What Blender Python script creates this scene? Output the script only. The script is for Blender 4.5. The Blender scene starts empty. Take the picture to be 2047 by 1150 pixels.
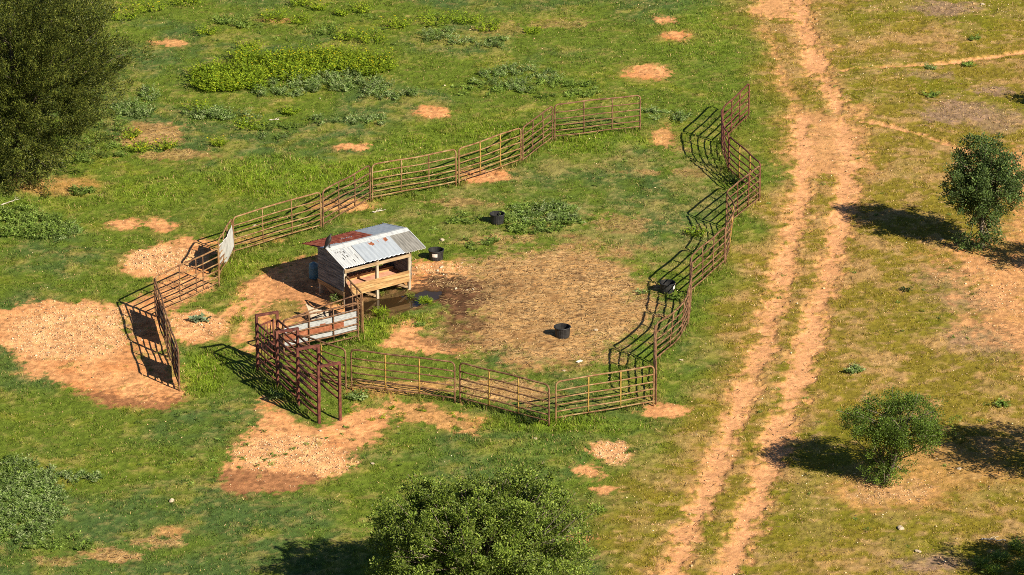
import bpy, bmesh, math, random
import numpy as np
from mathutils import Vector, Matrix

S = bpy.context.scene
COL = S.collection
R = math.radians

# ------------------------------------------------------------------ camera
FPX, PITCH, CAMH = 9170.0, R(21.5), 59.9
CAMY = -CAMH / math.tan(PITCH)
CP, SP = math.cos(PITCH), math.sin(PITCH)


def G(px, py):
    """ground point seen at photo pixel (px, py) on the flat datum"""
    a = (px - 1023.5) / FPX
    b = (575.0 - py) / FPX
    dy = CP + b * SP
    dz = -SP + b * CP
    t = CAMH / -dz
    return np.array([a * t, CAMY + dy * t])


def P(x, y, z=0.0):
    """photo pixel of a world point"""
    ry = y - CAMY
    rz = z - CAMH
    zc = ry * CP - rz * SP
    yc = ry * SP + rz * CP
    return 1023.5 + FPX * x / zc, 575.0 - FPX * yc / zc


def mpp(px, py):
    """metres of ground per photo pixel, across and in depth"""
    g0 = G(px, py)
    g1 = G(px + 1, py)
    g2 = G(px, py - 1)
    return abs(g1[0] - g0[0]), abs(g2[1] - g0[1])


cam = bpy.data.cameras.new('camera')
cam.sensor_width = 36.0
cam.lens = 36.0 * FPX / 2047.0
cam.clip_start = 1.0
cam.clip_end = 6000.0
co = bpy.data.objects.new('camera', cam)
COL.objects.link(co)
co.location = (0, CAMY, CAMH)
co.rotation_euler = (math.pi / 2 - PITCH, 0, 0)
S.camera = co

# ------------------------------------------------------------------ light
SUN_EL = R(35.0)
SUN_AZ = math.atan2(0.70, -0.71)           # direction towards the sun, (x, y)
sd = Vector((math.cos(SUN_EL) * 0.70 / math.hypot(.70, .71), -math.cos(SUN_EL) * 0.71 / math.hypot(.70, .71), math.sin(SUN_EL)))
sun = bpy.data.lights.new('sun', 'SUN')
sun.energy = 5.0
sun.angle = R(0.5)
sun.color = (1.0, 0.89, 0.70)
so = bpy.data.objects.new('sun', sun)
COL.objects.link(so)
so.rotation_euler = sd.to_track_quat('Z', 'Y').to_euler()
so.location = (30, -30, 60)
W = bpy.data.worlds.new('World')
S.world = W
W.use_nodes = True
nt = W.node_tree
sky = nt.nodes.new('ShaderNodeTexSky')
sky.sky_type = 'NISHITA'
sky.sun_disc = False
sky.altitude = 3000.0
sky.dust_density = 0.3
sky.sun_elevation = SUN_EL
sky.sun_rotation = math.atan2(sd.x, sd.y)
bg = nt.nodes['Background']
bg.inputs[1].default_value = 0.05
nt.links.new(sky.outputs[0], bg.inputs[0])
S.view_settings.view_transform = 'Standard'
S.view_settings.look = 'None'
S.view_settings.gamma = 1.0
S.view_settings.exposure = 0.78
S.cycles.use_denoising = False
S.cycles.filter_width = 0.9
S.cycles.max_bounces = 6
S.cycles.diffuse_bounces = 3
S.cycles.transmission_bounces = 4

# ------------------------------------------------------------------ noise
M32 = np.uint32(0xffffffff)


def _h(ix, iy, seed):
    h = (ix.astype(np.int64) * 374761393 + iy.astype(np.int64) * 668265263 + seed * 974634777) & 0xffffffff
    h = ((h ^ (h >> 13)) * 1274126177) & 0xffffffff
    h = h ^ (h >> 16)
    return (h & 0xffff).astype(np.float32) / 65535.0


def vn(x, y, seed=0):
    ix = np.floor(x)
    iy = np.floor(y)
    fx = (x - ix).astype(np.float32)
    fy = (y - iy).astype(np.float32)
    fx = fx * fx * (3 - 2 * fx)
    fy = fy * fy * (3 - 2 * fy)
    a = _h(ix, iy, seed)
    b = _h(ix + 1, iy, seed)
    c = _h(ix, iy + 1, seed)
    d = _h(ix + 1, iy + 1, seed)
    return (a * (1 - fx) + b * fx) * (1 - fy) + (c * (1 - fx) + d * fx) * fy


def fbm(x, y, scale, seed=0, octv=3):
    """about -1..1"""
    s = np.zeros_like(x, dtype=np.float32)
    amp, tot = 1.0, 0.0
    fx, fy = x / scale, y / scale
    for o in range(octv):
        # turn each octave so that no lattice shows
        ca, sa = math.cos(0.7 + o * 1.1), math.sin(0.7 + o * 1.1)
        s += amp * (vn(fx * ca - fy * sa, fx * sa + fy * ca, seed + o * 17) * 2 - 1)
        tot += amp
        amp *= 0.55
        fx, fy = fx * 2.03, fy * 2.03
    return s / tot * 1.5


def sst(a, b, x):
    t = np.clip((x - a) / (b - a), 0, 1)
    return t * t * (3 - 2 * t)


def sd_poly(x, y, pts):
    """signed distance to a closed polygon, positive inside"""
    n = len(pts)
    d = np.full(x.shape, 1e9, np.float32)
    ins = np.zeros(x.shape, bool)
    for i in range(n):
        ax, ay = pts[i]
        bx, by = pts[(i + 1) % n]
        ex, ey = bx - ax, by - ay
        wx, wy = x - ax, y - ay
        t = np.clip((wx * ex + wy * ey) / (ex * ex + ey * ey + 1e-9), 0, 1)
        d = np.minimum(d, (wx - ex * t) ** 2 + (wy - ey * t) ** 2)
        c = (ay > y) != (by > y)
        xi = ax + (y - ay) / (ey if abs(ey) > 1e-9 else 1e-9) * ex
        ins ^= c & (x < xi)
    d = np.sqrt(d)
    return np.where(ins, d, -d)


def d_line(x, y, pts):
    """distance to an open polyline"""
    d = np.full(x.shape, 1e9, np.float32)
    for i in range(len(pts) - 1):
        ax, ay = pts[i]
        ex, ey = pts[i + 1][0] - ax, pts[i + 1][1] - ay
        wx, wy = x - ax, y - ay
        t = np.clip((wx * ex + wy * ey) / (ex * ex + ey * ey + 1e-9), 0, 1)
        d = np.minimum(d, (wx - ex * t) ** 2 + (wy - ey * t) ** 2)
    return np.sqrt(d)


def GP(pts):
    return [tuple(G(*p)) for p in pts]


# ------------------------------------------------------------------ ground maps
XC = np.arange(-22.5, 23.5, 0.06)
YC = np.arange(-28.0, 45.0, 0.10)
NX, NY = len(XC), len(YC)
gx, gy = np.meshgrid(XC.astype(np.float32), YC.astype(np.float32))
wob = fbm(gx, gy, 0.9, 11, 4) * 0.26 + fbm(gx, gy, 0.25, 12, 3) * 0.20 + fbm(gx, gy, .10, 14, 1) * .08
wob2 = fbm(gx, gy, 2.5, 13, 3)
n_big = fbm(gx, gy, 4.0, 21, 3)
n_mid = fbm(gx, gy, 1.1, 22, 3)
n_sml = fbm(gx, gy, 0.3, 23, 3)
n_fine = fbm(gx, gy, 0.11, 24, 2)


n_frg = n_sml * .16 - n_fine * .20 + fbm(gx, gy, .5, 15, 2) * .14


def poly(pts, w=0.13, k=1.0):
    return sst(-w, w, sd_poly(gx, gy, GP(pts)) + wob * k + n_frg)


def ell(px, py, rx, ry, w=0.10, k=1.0, rot=0.0):
    c = G(px, py)
    mx, my = mpp(px, py)
    ax, ay = rx * mx, ry * my
    ca, sa = math.cos(rot), math.sin(rot)
    dx, dy = gx - c[0], gy - c[1]
    u, v = (dx * ca + dy * sa) / ax, (-dx * sa + dy * ca) / ay
    d = (1 - np.sqrt(u * u + v * v)) * math.sqrt(ax * ay)
    k *= min(1.0, .50 + math.sqrt(ax * ay) / 2.5)
    return sst(-w, w, d - .05 + wob * k * .8 + n_frg * .9)


def line(pts, hw, w=0.2, k=1.0):
    return sst(-w, w, hw - d_line(gx, gy, GP(pts)) + wob * k + n_frg * min(.7, hw * 2.2))


def mx(*a):
    r = a[0]
    for b in a[1:]:
        r = np.maximum(r, b)
    return r


DIRT = mx(
    poly([(-90, 640), (0, 622), (60, 606), (150, 602), (225, 606), (248, 640), (262, 690), (300, 730), (345, 765), (375, 805), (330, 818), (230, 812), (150, 780), (95, 755), (50, 745), (30, 715), (0, 690), (-90, 690)]),
    poly([(243, 530), (262, 503), (310, 487), (372, 474), (432, 480), (428, 530), (438, 560), (400, 585), (345, 612), (325, 640), (255, 655), (228, 618), (290, 595), (320, 565), (270, 555)]),
    poly([(250, 620), (330, 630), (338, 700), (352, 770), (300, 760), (260, 690)]),
    poly([(330, 628), (400, 622), (450, 640), (455, 660), (430, 680), (385, 690), (340, 680)]),
    line([(440, 640), (490, 605), (505, 578), (535, 560), (610, 545)], 0.30),
    line([(505, 565), (492, 640), (478, 690)], 0.26),
    poly([(505, 560), (560, 535), (615, 512), (680, 520), (720, 560), (720, 600), (690, 640), (640, 655), (590, 650), (560, 660), (510, 640), (500, 600)]),
    line([(590, 655), (540, 690), (500, 695)], 0.35),
    poly([(440, 965), (450, 925), (470, 890), (500, 860), (520, 830), (508, 798), (540, 795), (580, 830), (620, 852), (690, 840), (720, 812), (770, 820), (790, 850), (750, 880), (720, 905), (700, 930), (640, 965), (560, 985), (490, 992), (430, 970)]),
    poly([(780, 800), (900, 815), (980, 848), (940, 865), (850, 850), (790, 845)], k=2.2) * 0.75,
    poly([(815, 520), (850, 515), (900, 520), (945, 540), (960, 560), (900, 570), (830, 585), (800, 575)]),
    poly([(760, 690), (800, 640), (835, 648), (850, 672), (940, 690), (900, 712), (820, 702)]),
    ell(866, 225, 45, 11), ell(706, 294, 36, 11), ell(1330, 40, 32, 8), ell(1352, 73, 30, 11), ell(1300, 145, 46, 14),
    ell(250, 447, 36, 11), ell(322, 450, 30, 13), ell(340, 86, 38, 8) * 0.8, ell(965, 352, 62, 15), ell(690, 412, 60, 12) * .8,
    ell(1222, 905, 46, 22), ell(1180, 942, 34, 13), ell(1215, 980, 34, 8), ell(1330, 822, 48, 15), ell(1165, 1080, 28, 12),
    ell(1322, 272, 22, 22) * .8, ell(105, 372, 95, 20, w=.4) * .45, ell(500, 480, 60, 8) * .5,
    ell(1770, 985, 110, 36, k=3, w=.7) * .6, ell(1905, 935, 120, 45, k=4, w=.7) * .45,
    poly([(1880, 480), (1990, 480), (2080, 380), (2140, 700), (2047, 740), (1960, 660), (1900, 560)], k=4.0, w=.9) * .78,
    poly([(1985, 300), (2060, 290), (2100, 420), (2030, 440)], k=3, w=.4) * .7,
    poly([(1885, 490), (1960, 500), (2070, 470), (2090, 560), (1990, 580), (1920, 545)], k=2.5, w=.4) * .9,
    ell(800, 775, 110, 14, k=2) * .6, ell(340, 1065, 34, 12) * .6, ell(560, 40, 30, 6) * .5,
)
# tracks of the two-wheel road, and the footpaths
RT = [(1590, -60), (1605, 40), (1640, 140), (1680, 225), (1695, 320), (1690, 420), (1660, 540), (1618, 680), (1572, 830), (1520, 980), (1450, 1160), (1400, 1290)]
LT = [(1600, 235), (1608, 300), (1600, 400), (1570, 530), (1530, 680), (1482, 800), (1432, 930), (1385, 1050), (1335, 1170), (1280, 1290)]
LT0 = [(1480, -60), (1520, 30), (1550, 110), (1575, 180), (1600, 250)]
TR1 = [(1720, 136), (1800, 133), (1900, 125), (2047, 103), (2150, 80)]
TR2 = [(1745, 243), (1760, 246), (1830, 264), (1900, 289), (1960, 310), (2060, 330)]
ROAD = mx(line(RT, 0.40, .24), line(LT, 0.36, .26),
          line(LT0, 0.10, .35, 1.6) * .65,
          poly([(1600, 225), (1720, 215), (1730, 320), (1700, 360), (1650, 350), (1590, 370), (1580, 300)], k=2.6, w=.6) * .75,
          line([(1640, 150), (1700, 138), (1800, 133), (1900, 125), (2047, 103), (2150, 80)], 0.11, .14, .5),
          line([(1710, 240), (1760, 246), (1830, 264), (1900, 289), (1960, 310), (2060, 330)], 0.14, .16, .6),
          poly([(1500, -40), (1600, -40), (1610, 35), (1560, 40), (1510, 20)], k=2.2) * .8,
          line([(1600, 30), (1625, 90), (1660, 100)], 0.25, .3, 1.8) * .7)
_drt, _dlt = d_line(gx, gy, GP(RT)), d_line(gx, gy, GP(LT))
VERGE = np.maximum(sst(1.35, .2, _drt), sst(1.3, .2, _dlt))
DIRT = np.maximum(DIRT, ROAD)
GRAVEL = mx(ell(150, 665, 130, 55, w=.6) * .8, ell(330, 520, 80, 28, w=.4) * .9, ell(390, 650, 60, 30, w=.4) * .5, ell(570, 905, 110, 35, w=.5) * .8,
            ell(650, 925, 50, 25, w=.5) * .8, ell(1225, 905, 40, 22) * .9, ell(880, 535, 60, 14) * .6, ell(1770, 980, 80, 30) * .6, ell(1950, 560, 80, 60, w=1) * .16)
DAMP = mx(poly([(160, 782), (240, 795), (372, 798), (372, 815), (300, 822), (180, 805)]),
          poly([(438, 945), (520, 940), (610, 945), (650, 955), (640, 975), (560, 990), (480, 995), (430, 972)]),
          ell(710, 905, 28, 10, w=.4) * .8, ell(600, 600, 70, 45, w=.6) * .5)
STRAW = mx(poly([(890, 565), (960, 520), (1060, 500), (1150, 488), (1240, 510), (1285, 545), (1300, 600), (1285, 650), (1230, 700), (1205, 735), (1130, 738), (1040, 728), (970, 700), (900, 685), (880, 650), (940, 600)], k=3.6, w=1.0),
           poly([(930, 752), (1060, 760), (1095, 790), (1060, 812), (960, 792), (920, 780)], k=1.5) * .9,
           ell(930, 405, 75, 10, k=1.6) * .5, ell(1290, 345, 52, 7, k=1.6) * .6, ell(1000, 478, 70, 12, k=1.6) * .5, ell(1240, 445, 70, 20, k=2) * .45,
           ell(1370, 345, 40, 9, k=1.6) * .5, ell(1360, 300, 40, 8, k=2) * .4, ell(300, 270, 70, 26, k=1.6) * .75, ell(350, 312, 100, 10, k=2) * .6, ell(215, 1112, 62, 14, k=1.3) * .85,
           ell(310, 1085, 48, 10, k=1.6) * .7, ell(110, 1125, 40, 14, k=1.6) * .5, ell(1110, 45, 60, 10, k=2) * .35, ell(1000, 60, 60, 16, k=2) * .3)
MUD = mx(poly([(830, 570), (880, 548), (950, 560), (985, 590), (965, 620), (920, 640), (885, 618), (862, 592), (830, 585)], k=1.3),
         ell(930, 650, 50, 22, w=.4, k=1.4) * .7, ell(980, 580, 80, 26, w=.6, k=2) * .45, ell(900, 683, 80, 12, w=.4, k=1.6) * .55,
         poly([(700, 590), (780, 578), (880, 570), (895, 595), (850, 620), (735, 640), (700, 625)], k=.4) * .9)
PUD = sst(-.10, .06, sd_poly(gx, gy, GP([(716, 603), (755, 597), (800, 589), (850, 579), (884, 581), (878, 593), (855, 605), (825, 614), (780, 622), (735, 629), (716, 622)])) + wob * .25)
_olive_d = sd_poly(gx, gy, GP([(1470, -120), (1500, 200), (1545, 370), (1490, 500), (1420, 640), (1345, 820), (1275, 900), (1210, 1000), (1150, 1300), (3000, 1300), (3000, -120)]))
OLIVE = sst(-1.2, 1.2, _olive_d + wob2 * 1.2)
BRIGHT = mx(ell(560, 352, 150, 38, w=1.2), ell(730, 340, 110, 26, w=1), ell(820, 290, 90, 20, w=1) * .6, ell(760, 645, 40, 60, w=.6), ell(800, 640, 70, 14, w=.4),
            ell(400, 745, 48, 46, w=.6), ell(480, 620, 22, 50, w=.5) * .7, ell(470, 540, 40, 28, w=.7) * .8, ell(1180, 285, 90, 22, w=1) * .8, ell(1270, 280, 40, 14, w=.4),
            ell(1080, 850, 190, 18, w=.8) * .8, ell(1000, 262, 140, 18, w=1) * .7, ell(300, 380, 100, 30, w=1.2) * .6, ell(60, 400, 100, 24, w=1) * .6,
            ell(1100, 905, 160, 40, w=2) * .5, ell(1290, 700, 25, 40, w=.5) * .4, ell(770, 590, 40, 8, w=.2) * .9, ell(500, 520, 90, 12, w=.5) * .5, ell(640, 500, 50, 14, w=.4) * .7, ell(1400, 60, 80, 60, w=2) * .4)
GRAY = mx(ell(1890, 20, 70, 14, w=.5, k=2), ell(1985, 180, 36, 9, w=.3, k=2), ell(1915, 225, 70, 26, w=.6, k=2.5), ell(1860, 150, 60, 8, k=2) * .6, ell(1990, 240, 70, 24, w=.6, k=2) * .8,
          ell(1960, 600, 90, 30, w=.8, k=3) * .8, ell(1990, 680, 90, 40, w=.8, k=3) * .8, ell(1850, 1130, 70, 16, w=.6, k=2.5), ell(1770, 985, 70, 20, w=.5, k=2) * .5, ell(1900, 560, 60, 30, w=.6, k=2.5) * .6)

DIRT *= 1 - .75 * sst(.1, .75, n_mid + n_sml * .5) * OLIVE * (1 - .75 * ROAD)
DIRT = np.where(ell(565, 615, 45, 20) > .5, DIRT * .35, DIRT)
# broken green strip between the wheel tracks and sprigs inside every bare patch
DIRT *= 1 - .8 * sst(.62, .95, n_sml + .35 * n_mid)
thin = sst(.10, .75, n_mid * .55 + n_sml * .5 + .25 * n_big + .45 * n_fine)         # thin turf that lets the soil through


def mixc(c, col, m):
    m = m[..., None]
    return c * (1 - m) + np.array(col, np.float32) * m


def C(*a):
    return np.array(a, np.float32)


def blur(a, rx, ry):
    for ax_, k_ in ((1, rx), (0, ry)):
        c_ = np.cumsum(np.pad(a, [(k_ + 1, k_) if i == ax_ else (0, 0) for i in range(2)], mode='edge'), axis=ax_)
        a = (np.take(c_, np.arange(2 * k_ + 1, c_.shape[ax_]), ax_) - np.take(c_, np.arange(0, c_.shape[ax_] - 2 * k_ - 1), ax_)) / (2 * k_ + 1)
    return a


FRINGE = np.clip(blur(DIRT.astype(np.float64), 9, 6) * 1.7, 0, 1).astype(np.float32) * (1 - DIRT) * sst(-.6, .5, n_sml + .6 * n_mid)
FENCE = np.zeros_like(gx)
for fl_ in ([(466, 511), (643, 458), (741, 403), (913, 371), (1042, 327), (1105, 281), (1281, 260)], [(1497, 236), (1443, 288), (1456, 343), (1519, 400), (1451, 456), (1449, 527), (1380, 589), (1376, 652), (1310, 727), (1311, 809), (1109, 846), (918, 806), (701, 778)], [(638, 846), (515, 741)], [(439, 572), (466, 511)], [(566, 716), (718, 679)]):
    FENCE = np.maximum(FENCE, sst(.42, .08, d_line(gx, gy, GP(fl_))))
FENCE *= sst(-.7, .3, n_sml + .5 * n_mid)
n_str = fbm(gx * .42, gy * 1.5, .16, 25, 3)
col = np.zeros(gx.shape + (3,), np.float32) + C(.112, .158, .018)
col = mixc(col, (.064, .115, .034), sst(-.25, .6, n_big + .4 * n_mid) * .85)
col = mixc(col, (.190, .220, .016), sst(.0, .8, n_mid) * .6)
col = mixc(col, (.160, .235, .016), np.clip(BRIGHT, 0, 1) * (.65 + .3 * np.clip(n_sml, -1, 1)))
oli = np.zeros_like(col) + C(.208, .166, .022)
oli = mixc(oli, (.43, .255, .115), sst(-.12, .7, n_mid + .5 * n_sml) * .75)
oli = mixc(oli, (.140, .160, .008), sst(-.1, .8, n_big + .4 * n_mid) * .6)
col = col * (1 - OLIVE[..., None]) + oli * OLIVE[..., None]
col = mixc(col, (.34, .235, .10), thin * .33 * (1 - OLIVE) * (1 - BRIGHT))
col = mixc(col, (.38, .215, .085), VERGE * .6 * sst(-.4, .5, n_mid + n_sml))
col = mixc(col, (.30, .19, .14), GRAY * .8)
dirtc = np.zeros_like(col) + C(.615, .300, .128)
dirtc = mixc(dirtc, (.54, .205, .070), sst(-.1, .8, n_mid) * .6)
dirtc = mixc(dirtc, (.68, .385, .185), np.clip(GRAVEL, 0, 1) * (.5 + .5 * sst(-.3, .5, n_sml)))
dirtc = mixc(dirtc, (.66, .340, .165), ROAD * .75)
dirtc = mixc(dirtc, (.27, .120, .055), np.clip(DAMP, 0, 1) * .8)
dirtc *= (1 + (.16 - .08 * ROAD) * n_fine + (.10 - .05 * ROAD) * n_sml)[..., None]
PEN = sst(-.5, .5, sd_poly(gx, gy, GP([(720, 440), (900, 385), (1060, 335), (1280, 285), (1430, 300), (1470, 370), (1440, 470), (1300, 560), (1230, 480), (1000, 500), (880, 480)])) + wob * 2)
col = mixc(col, (.24, .205, .075), PEN * sst(-.5, .7, n_mid + .6 * n_sml + .3 * n_fine) * .6)
col = mixc(col, (.40, .225, .085), FRINGE * .62)
col = col * (1 - DIRT[..., None]) + dirtc * DIRT[..., None]
strawc = np.zeros_like(col) + C(.44, .255, .102)
strawc = mixc(strawc, (.20, .098, .040), sst(-.05, .75, n_mid * .75 + n_str * .6) * .75)
manure = sst(.45, .8, fbm(gx * .8, gy, .45, 97, 3)) * STRAW
strawc = mixc(strawc, (.13, .068, .032), manure * .8)
strawc = mixc(strawc, (.58, .38, .18), sst(.0, .8, n_str * .8 - n_mid * .3) * .8)
col = col * (1 - STRAW[..., None]) + strawc * STRAW[..., None]
mudc = np.zeros_like(col) + C(.085, .042, .022)
mudc = mixc(mudc, (.20, .10, .05), sst(-.1, .7, n_sml) * .7)
col = col * (1 - MUD[..., None]) + mudc * MUD[..., None]
col = mixc(col, (.050, .032, .012), PUD)
# leaf litter specks
spk = sst(.55, .9, fbm(gx, gy, .20, 91, 2)) * (1 - PUD) * (1 - .7 * ROAD)
col *= (1 - .35 * spk)[..., None]
col = mixc(col, (.42, .27, .12), sst(.35, .9, fbm(gx * .6, gy, .30, 92, 3)) * (1 - DIRT) * (1 - PUD) * (.25 + .45 * OLIVE))
col *= (1 + .22 * n_fine * (1 - .5 * ROAD) + .10 * n_sml)[..., None]
col = np.clip(col, .004, .9)

# relief: gentle swells, rough turf, worn wheel tracks, a hollow for the puddle
gz = 0.03 * n_big + 0.018 * n_mid + .018 * n_sml * (1 - np.maximum(.65 * DIRT, .88 * ROAD)) + (.003 + .017 * (1 - DIRT)) * n_fine
gz = gz - .07 * ROAD + .022 * n_sml * MUD
gz = gz * (1 - PUD) - .10 * PUD
gz = gz.astype(np.float32)


def samp(a, x, y):
    ix = np.clip(np.rint((np.asarray(x) - XC[0]) / .06).astype(int), 0, NX - 1)
    iy = np.clip(np.rint((np.asarray(y) - YC[0]) / .10).astype(int), 0, NY - 1)
    return a[iy, ix]


def zg(x, y):
    return float(samp(gz, x, y))


# ------------------------------------------------------------------ mesh helpers
def np_mesh(name, V, F, mat=None, vcol=None, smooth=False, fmat=None, mats=None):
    me = bpy.data.meshes.new(name)
    V = np.ascontiguousarray(V, np.float32)
    F = np.ascontiguousarray(F, np.int32)
    k = F.shape[1]
    me.vertices.add(len(V))
    me.vertices.foreach_set('co', V.ravel())
    me.loops.add(F.size)
    me.loops.foreach_set('vertex_index', F.ravel())
    me.polygons.add(len(F))
    me.polygons.foreach_set('loop_start', np.arange(0, F.size, k, dtype=np.int32))
    me.polygons.foreach_set('loop_total', np.full(len(F), k, np.int32))
    if smooth:
        me.polygons.foreach_set('use_smooth', np.ones(len(F), bool))
    for m in (mats or ([mat] if mat else [])):
        me.materials.append(m)
    if fmat is not None:
        me.polygons.foreach_set('material_index', np.asarray(fmat, np.int32))
    if vcol is not None:
        at = me.color_attributes.new('col', 'FLOAT_COLOR', 'POINT')
        c4 = np.ones((len(V), 4), np.float32)
        c4[:, :3] = vcol
        at.data.foreach_set('color', c4.ravel())
    me.update(calc_edges=True)
    me.validate()
    return me


def link(name, me, parent=None, loc=None, rotz=None):
    o = bpy.data.objects.new(name, me)
    COL.objects.link(o)
    if parent:
        o.parent = parent
    if loc is not None:
        o.location = loc
    if rotz is not None:
        o.rotation_euler = (0, 0, rotz)
    return o


def tag(o, label=None, cat=None, group=None, kind=None):
    if label:
        o['label'] = label
    if cat:
        o['category'] = cat
    if group:
        o['group'] = group
    if kind:
        o['kind'] = kind
    return o


def empty(name, loc, rotz, label, cat, group=None):
    o = bpy.data.objects.new(name, None)
    COL.objects.link(o)
    o.location = loc
    o.rotation_euler = (0, 0, rotz)
    o.empty_display_size = .2
    return tag(o, label, cat, group)


class MB:
    def __init__(s):
        s.v, s.f, s.m, s.sm = [], [], [], []

    def face(s, idx, mi=0, sm=False):
        s.f.append(idx)
        s.m.append(mi)
        s.sm.append(sm)

    def box(s, x0, x1, y0, y1, z0, z1, mi=0, mat4=None):
        pts = [(x, y, z) for z in (z0, z1) for y in (y0, y1) for x in (x0, x1)]
        if mat4 is not None:
            pts = [tuple(mat4 @ Vector(p)) for p in pts]
        b = len(s.v)
        s.v += pts
        for q in ((0, 2, 3, 1), (4, 5, 7, 6), (0, 1, 5, 4), (2, 6, 7, 3), (0, 4, 6, 2), (1, 3, 7, 5)):
            s.face([b + i for i in q], mi)

    def bar(s, a, b, w, h, mi=0, up=(0, 0, 1)):
        """rectangular bar from a to b"""
        a, b = Vector(a), Vector(b)
        d = (b - a).normalized()
        u = Vector(up)
        sx = d.cross(u)
        if sx.length < 1e-4:
            sx = d.cross(Vector((1, 0, 0)))
        sx.normalize()
        sz = sx.cross(d)
        k = len(s.v)
        for p in (a, b):
            for (i, j) in ((-1, -1), (1, -1), (1, 1), (-1, 1)):
                s.v.append(tuple(p + sx * (i * w / 2) + sz * (j * h / 2)))
        for q in ((3, 2, 1, 0), (4, 5, 6, 7), (0, 1, 5, 4), (1, 2, 6, 5), (2, 3, 7, 6), (3, 0, 4, 7)):
            s.face([k + i for i in q], mi)

    def tube(s, pts, r, n=7, closed=False, mi=0, cap=True, rad=None):
        pts = [Vector(p) for p in pts]
        m = len(pts)
        rings = []
        prev = None
        for i, p in enumerate(pts):
            a = pts[i - 1] if (i > 0 or closed) else p
            c = pts[(i + 1) % m] if (i < m - 1 or closed) else p
            t = (c - a)
            if t.length < 1e-7:
                t = Vector((0, 0, 1))
            t.normalize()
            if prev is None:
                prev = t.orthogonal().normalized()
            prev = (prev - t * prev.dot(t))
            if prev.length < 1e-5:
                prev = t.orthogonal()
            prev.normalize()
            bb = t.cross(prev)
            rr = rad[i] if rad else r
            k = len(s.v)
            for j in range(n):
                a_ = 2 * math.pi * j / n
                s.v.append(tuple(p + prev * (math.cos(a_) * rr) + bb * (math.sin(a_) * rr)))
            rings.append(k)
        q = m if closed else m - 1
        for i in range(q):
            a, b = rings[i], rings[(i + 1) % m]
            for j in range(n):
                s.face([a + j, a + (j + 1) % n, b + (j + 1) % n, b + j], mi, True)
        if cap and not closed:
            s.face([rings[0] + j for j in range(n)][::-1], mi)
            s.face([rings[-1] + j for j in range(n)], mi)

    def lathe(s, prof, n=28, mi=0, c=(0, 0, 0), rib=0.0, closed=False):
        rings = []
        for (r, z) in prof:
            k = len(s.v)
            for j in range(n):
                a = 2 * math.pi * j / n
                rr = r * (1 + (rib if (j % 2 and rib) else 0))
                s.v.append((c[0] + rr * math.cos(a), c[1] + rr * math.sin(a), c[2] + z))
            rings.append(k)
        for i in range(len(rings) - 1):
            a, b = rings[i], rings[i + 1]
            for j in range(n):
                s.face([a + j, a + (j + 1) % n, b + (j + 1) % n, b + j], mi, not rib)
        s.face([rings[0] + j for j in range(n)][::-1], mi)
        s.face([rings[-1] + j for j in range(n)], mi)

    def build(s, name, mats, parent=None, loc=None, rotz=None):
        if not isinstance(mats, (list, tuple)):
            mats = [mats]
        me = bpy.data.meshes.new(name)
        me.from_pydata([tuple(v) for v in s.v], [], s.f)
        for m in mats:
            me.materials.append(m)
        me.polygons.foreach_set('material_index', s.m)
        me.polygons.foreach_set('use_smooth', s.sm)
        me.update()
        return link(name, me, parent, loc, rotz)


# ------------------------------------------------------------------ materials
def new_mat(name):
    m = bpy.data.materials.new(name)
    m.use_nodes = True
    return m, m.node_tree, m.node_tree.nodes['Principled BSDF']


def noise_mat(name, cols, scale=6.0, rough=.7, metal=0.0, bump=0.0, stretch=(1, 1, 1), detail=5.0, spec=.3, lo=.35, hi=.65, distort=.0):
    """colour bands laid over a noise in object space"""
    m, t, b = new_mat(name)
    tc = t.nodes.new('ShaderNodeTexCoord')
    mp = t.nodes.new('ShaderNodeMapping')
    mp.inputs['Scale'].default_value = stretch
    n = t.nodes.new('ShaderNodeTexNoise')
    n.inputs['Scale'].default_value = scale
    n.inputs['Detail'].default_value = detail
    n.inputs['Roughness'].default_value = .65
    n.inputs['Distortion'].default_value = distort
    rmp = t.nodes.new('ShaderNodeValToRGB')
    el = rmp.color_ramp.elements
    k = len(cols)
    el[0].position, el[0].color = lo, (*cols[0], 1)
    el[1].position, el[1].color = hi, (*cols[-1], 1)
    for i in range(1, k - 1):
        e = el.new(lo + (hi - lo) * i / (k - 1))
        e.color = (*cols[i], 1)
    L = t.links.new
    oi = t.nodes.new('ShaderNodeObjectInfo')
    va = t.nodes.new('ShaderNodeVectorMath')
    va.operation = 'ADD'
    vs = t.nodes.new('ShaderNodeVectorMath')
    vs.operation = 'SCALE'
    cb = t.nodes.new('ShaderNodeCombineXYZ')
    for i in range(3):
        L(oi.outputs['Random'], cb.inputs[i])
    vs.inputs['Scale'].default_value = 37.0
    L(cb.outputs[0], vs.inputs[0])
    L(tc.outputs['Object'], va.inputs[0])
    L(vs.outputs[0], va.inputs[1])
    L(va.outputs[0], mp.inputs[0])
    L(mp.outputs[0], n.inputs[0])
    L(n.outputs[0], rmp.inputs[0])
    L(rmp.outputs[0], b.inputs['Base Color'])
    b.inputs['Roughness'].default_value = rough
    b.inputs['Metallic'].default_value = metal
    b.inputs['Specular IOR Level'].default_value = spec
    if bump:
        bp = t.nodes.new('ShaderNodeBump')
        bp.inputs['Strength'].default_value = bump
        bp.inputs['Distance'].default_value = .02
        L(n.outputs[0], bp.inputs['Height'])
        L(bp.outputs[0], b.inputs['Normal'])
    return m


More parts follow.
